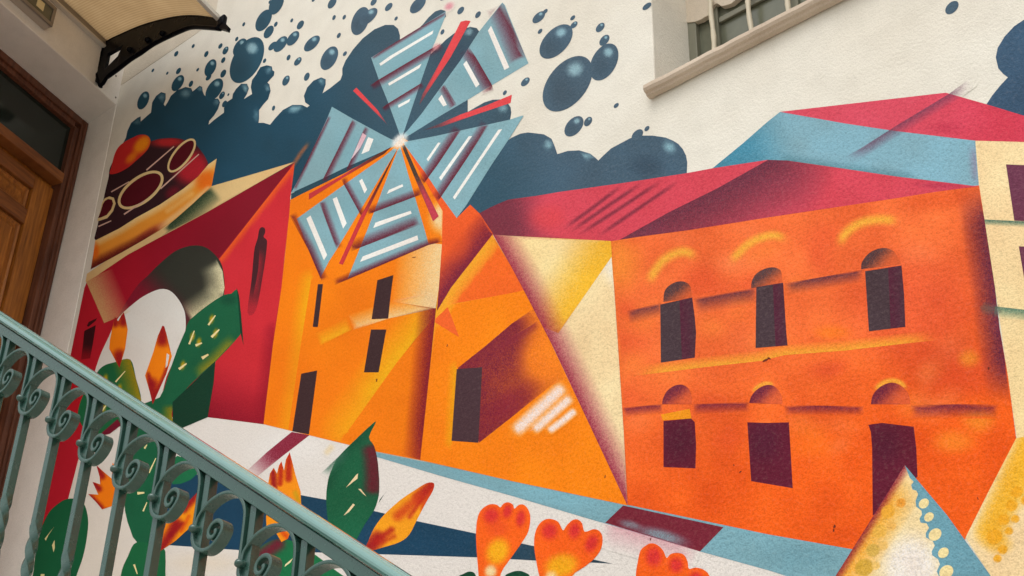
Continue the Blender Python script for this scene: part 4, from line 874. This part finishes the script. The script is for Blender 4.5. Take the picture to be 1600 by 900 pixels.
# rims, bolts on the visible bracket
def rim(pts, r_, name):
    bm = bmesh.new(); rings = []
    for i, p in enumerate(pts):
        q = pts[min(i + 1, len(pts) - 1)]; o_p = pts[max(i - 1, 0)]; d = np.array(q) - np.array(o_p); d = d / np.linalg.norm(d); nn = np.array([-d[1], d[0]])
        rings.append([bm.verts.new(local(cw)(p[0] + nn[0] * r_ * math.cos(a), r_ * 1.7 * math.sin(a), p[1] + nn[1] * r_ * math.cos(a))) for a in np.linspace(0, 2 * np.pi, 8, endpoint=False)])
    for a, b in zip(rings, rings[1:]):
        for j in range(8): bm.faces.new((a[j], a[(j + 1) % 8], b[(j + 1) % 8], b[j]))
    bm.faces.new(rings[0][::-1]); bm.faces.new(rings[-1]); bmesh.ops.recalc_face_normals(bm, faces=bm.faces)
    mesh_obj(name, bm, M['black'], br, True)
top_curve = sm(out[0:9], 4, False).tolist(); rim(top_curve, .009, 'upper_rim')
rim(sm(out[12:21][::-1], 3, False).tolist(), .009, 'lower_rim'); rim([out[22], out[24], out[25], out[0]], .011, 'wall_rim')
for a, b in ((-5.397, 6.841), (-5.239, 6.816), (-5.109, 6.784)):
    bm = bmesh.new(); bmesh.ops.create_uvsphere(bm, u_segments=12, v_segments=8, radius=.017)
    bmesh.ops.translate(bm, verts=bm.verts, vec=local(cw)(a, .018, b)); mesh_obj('bolt_cap', bm, M['black'], br, True)
# sheet
bm = bmesh.new(); uvl = bm.loops.layers.uv.new('UVMap'); rows = []
cur = [(a, b + .012) for a, b in top_curve]; T0, T1, NT = -.006, 1.12, 24
for i in range(NT + 1):
    t = T0 + (T1 - T0) * i / NT
    rows.append([(bm.verts.new(local(cw)(a, t, b)), (t, k * .05)) for k, (a, b) in enumerate(cur)])
for a, b in zip(rows, rows[1:]):
    for k in range(len(cur) - 1):
        q = (a[k], a[k + 1], b[k + 1], b[k]); f_ = bm.faces.new([v for v, _ in q])
        for lp, (_, uv) in zip(f_.loops, q): lp[uvl].uv = uv
sh = mesh_obj('canopy_sheet', bm, M['sheet'], canopy, True)
so = sh.modifiers.new('thickness', 'SOLIDIFY'); so.thickness = .005
part('wall_profile', M['alu'], [(NW + .001, NW + .022, .235, 1.34, 7.03, 7.075)], canopy, .002, local(dw))
part('wall_profile', M['alu_edge'], [(NW + .001, NW + .030, .235, 1.34, 7.019, 7.0285)], canopy, .001, local(dw))
a, b = cur[-1]
part('front_profile', M['alu_edge'], [(a - .012, a + .010, .014, 1.12, b - .016, b + .012)], canopy, .003, local(cw))
part('bracket_tip', M['black'], [(a - .01, a + .045, -.016, .016, b - .062, b + .004)], canopy, .012, local(cw))

# ================================================================== LAMP ABOVE THE DOOR
lamp = empty('wall_lamp', dw(NW, .8, 6.8)); base = Vector(lamp.location); tag(lamp, 'flat grey box lamp on the lintel above the door', 'lamp')
fr2 = local(dw)
part('housing', M['lamp'], [(NW + .001, NW + .050, .640, 1.06, 6.815, 6.945)], lamp, .006, fr2)
part('bezel', M['alu'], [(NW + .0505, NW + .062, .640, 1.06, 6.815, 6.836), (NW + .0505, NW + .062, .640, .660, 6.837, 6.922), (NW + .0505, NW + .062, .640, 1.06, 6.923, 6.945)], lamp, .002, fr2)
part('lamp_glass', M['lamp_glass'], [(NW + .0505, NW + .0535, .661, 1.06, 6.837, 6.922)], lamp, 0, fr2)
part('reflector', M['reflector'], [(NW + .0538, NW + .056, .715, .765, 6.862, 6.915)], lamp, .004, fr2)

# ================================================================== STAIR RAILING
YR = -1.10; SLOPE = -.713; ZT0, XT0 = 3.728, -3.43               # handrail top line
ztop = lambda x: ZT0 + SLOPE * (x - XT0)
rail = empty('stair_railing', (-3.4, YR, ztop(-3.4) - 1.2)); base = Vector(rail.location)
tag(rail, 'green wrought iron stair railing with scrolls and twisted bars', 'railing')
XA, XB = -5.12, -.55
def loft(name, prof, mat, smooth=False, n=60):
    bm = bmesh.new(); rings = []
    for x in np.linspace(XA, XB, 2):
        w_ = 0
        rings.append([bm.verts.new(Vector((x, YR + y, ztop(x) + z + w_)) - base) for y, z in prof])
    k = len(prof)
    for a, b in zip(rings, rings[1:]):
        for j in range(k): bm.faces.new((a[j], a[(j + 1) % k], b[(j + 1) % k], b[j]))
    bm.faces.new(rings[0]); bm.faces.new(rings[-1][::-1]); bmesh.ops.recalc_face_normals(bm, faces=bm.faces)
    return mesh_obj(name, bm, mat, rail, smooth)
cap = [(-.021, -.030), (-.029, -.021), (-.030, -.014), (-.0285, -.008), (-.024, -.003), (-.018, .001), (-.0165, .0035), (-.012, .0045), (-.0105, .0065), (0, .008), (.0105, .0065), (.012, .0045), (.0165, .0035), (.018, .001), (.024, -.003), (.0285, -.008), (.030, -.014), (.029, -.021), (.021, -.030)]
loft('handrail', cap, M['green_top'])
loft('top_bar', [(-.0155, -.071), (-.0175, -.069), (-.0175, -.036), (-.0155, -.034), (.0155, -.034), (.0175, -.036), (.0175, -.069), (.0155, -.071)], M['green'])
loft('bottom_bar', [(-.012, -1.075), (-.012, -1.055), (.012, -1.055), (.012, -1.075)], M['green'], n=8)

def ribbon(pts, th, y0, y1):
    """flat strap on edge following a curve in x, z"""
    P = np.array(pts, float); d = np.gradient(P, axis=0); d /= np.linalg.norm(d, axis=1)[:, None]; nn = np.stack([-d[:, 1], d[:, 0]], 1) * th / 2
    bm = bmesh.new(); rings = []
    for p, n_ in zip(P, nn):
        a, b = p + n_, p - n_; e = .0012
        rings.append([bm.verts.new(v) for v in ((a[0], y0 + e, a[1]), (a[0], y1, a[1]), (b[0], y1, b[1]), (b[0], y0 + e, b[1]), ((b[0] * .7 + a[0] * .3), y0, (b[1] * .7 + a[1] * .3)), ((a[0] * .7 + b[0] * .3), y0, (a[1] * .7 + b[1] * .3)))])
    k = 6
    for a, b in zip(rings, rings[1:]):
        for j in range(k): bm.faces.new((a[j], a[(j + 1) % k], b[(j + 1) % k], b[j]))
    bm.faces.new(rings[0]); bm.faces.new(rings[-1][::-1]); bmesh.ops.recalc_face_normals(bm, faces=bm.faces)
    return bm
ARCH = [(0, -.02), (0, 0), (.003, .021), (.012, .034), (.030, .051), (.054, .062), (.084, .067), (.111, .065), (.138, .056), (.162, .041), (.180, .021), (.190, .002), (.195, -.018), (.1965, -.045), (.197, -.09), (.197, -.142)]
SCROLL = [(-.002, 0), (-.003, -.016), (0, -.030), (.011, -.050), (.032, -.066), (.057, -.073), (.081, -.069), (.100, -.057), (.112, -.042), (.116, -.027), (.109, -.012), (.093, -.004), (.076, -.006), (.064, -.017), (.062, -.031), (.070, -.043), (.083, -.044), (.091, -.035), (.089, -.026)]
bm = ribbon(sm(ARCH, 3, False), .0095, -.017, .017); bm.normal_update(); arch_me = bpy.data.meshes.new('arch_strap'); bm.to_mesh(arch_me); bm.free(); arch_me.materials.append(M['green'])
bm = ribbon(sm(SCROLL, 4, False), .0108, -.018, .016); bm.normal_update(); scroll_me = bpy.data.meshes.new('scroll'); bm.to_mesh(scroll_me); bm.free(); scroll_me.materials.append(M['green'])
for me in (arch_me, scroll_me):
    for p in me.polygons: p.use_smooth = False
# clasp: a hammered collar binding strap and bar
bm = bmesh.new(); bmesh.ops.create_uvsphere(bm, u_segments=12, v_segments=10, radius=1)
for v in bm.verts:
    v.co = Vector((v.co.x * .013, v.co.y * .031, v.co.z * .0115))
    v.co += Vector((random.uniform(-1, 1), random.uniform(-1, 1), random.uniform(-1, 1))) * .0012
    if v.co.y < -.012: v.co.x *= 1.25; v.co.z *= 1.2
clasp_me = bpy.data.meshes.new('clasp'); bm.to_mesh(clasp_me); bm.free(); clasp_me.materials.append(M['green'])
for p in clasp_me.polygons: p.use_smooth = True
# upright: square bar, twisted below the scroll
bm = bmesh.new(); rings = []; H = .0118
zs = [(.148, 0), (.0, 0), (-.18, 0), (-.335, 0)]
k = 0
while True:
    z = -.345 - k * .008; rings_ang = k * .008 / .125 * math.pi
    if z < -.66: break
    zs.append((z, rings_ang)); k += 1
zs += [(-.67, zs[-1][1]), (-.845, zs[-1][1])]
for z, a in zs:
    rings.append([bm.verts.new((H * math.sqrt(2) * math.cos(a + math.pi / 4 + q * math.pi / 2), H * 1.12 * math.sqrt(2) * math.sin(a + math.pi / 4 + q * math.pi / 2), z)) for q in range(4)])
for a, b in zip(rings, rings[1:]):
    for j in range(4): bm.faces.new((a[j], b[j], b[(j + 1) % 4], a[(j + 1) % 4]))
bm.faces.new(rings[0]); bm.faces.new(rings[-1][::-1]); bmesh.ops.recalc_face_normals(bm, faces=bm.faces)
be = [e for e in bm.edges if abs(e.verts[0].co.z - e.verts[1].co.z) > 1e-4]
bmesh.ops.bevel(bm, geom=be, offset=.0016, segments=2, profile=.5, affect='EDGES')
bar_me = bpy.data.meshes.new('baluster'); bm.to_mesh(bar_me); bm.free(); bar_me.materials.append(M['green'])
for p in bar_me.polygons: p.use_smooth = -.665 < p.center.z < -.335
DX = .2045
for i in range(-7, 11):
    x = -3.311 + i * DX; z = ztop(x) - .2267
    b = link(bpy.data.objects.new('baluster', bar_me), rail); b.location = Vector((x + .0145, YR + .004, z)) - base
    for nm, me, off in (('arch_strap', arch_me, (-.0145, -.004, 0)), ('scroll', scroll_me, (-.0145, -.006, -.004)), ('clasp', clasp_me, (-.012, -.008, -.006))):
        o = link(bpy.data.objects.new(nm, me), b); o.location = off
for x in (XA + .02, XB - .02):
    bm = bmesh.new(); box(bm, x - .016, x + .016, YR - .016, YR + .016, ztop(x) - 1.22, ztop(x) - .034, fr=lambda a, b_, c: tuple(Vector((a, b_, c)) - base)); bevel(bm, .003)
    mesh_obj('newel_post', bm, M['green'], rail)
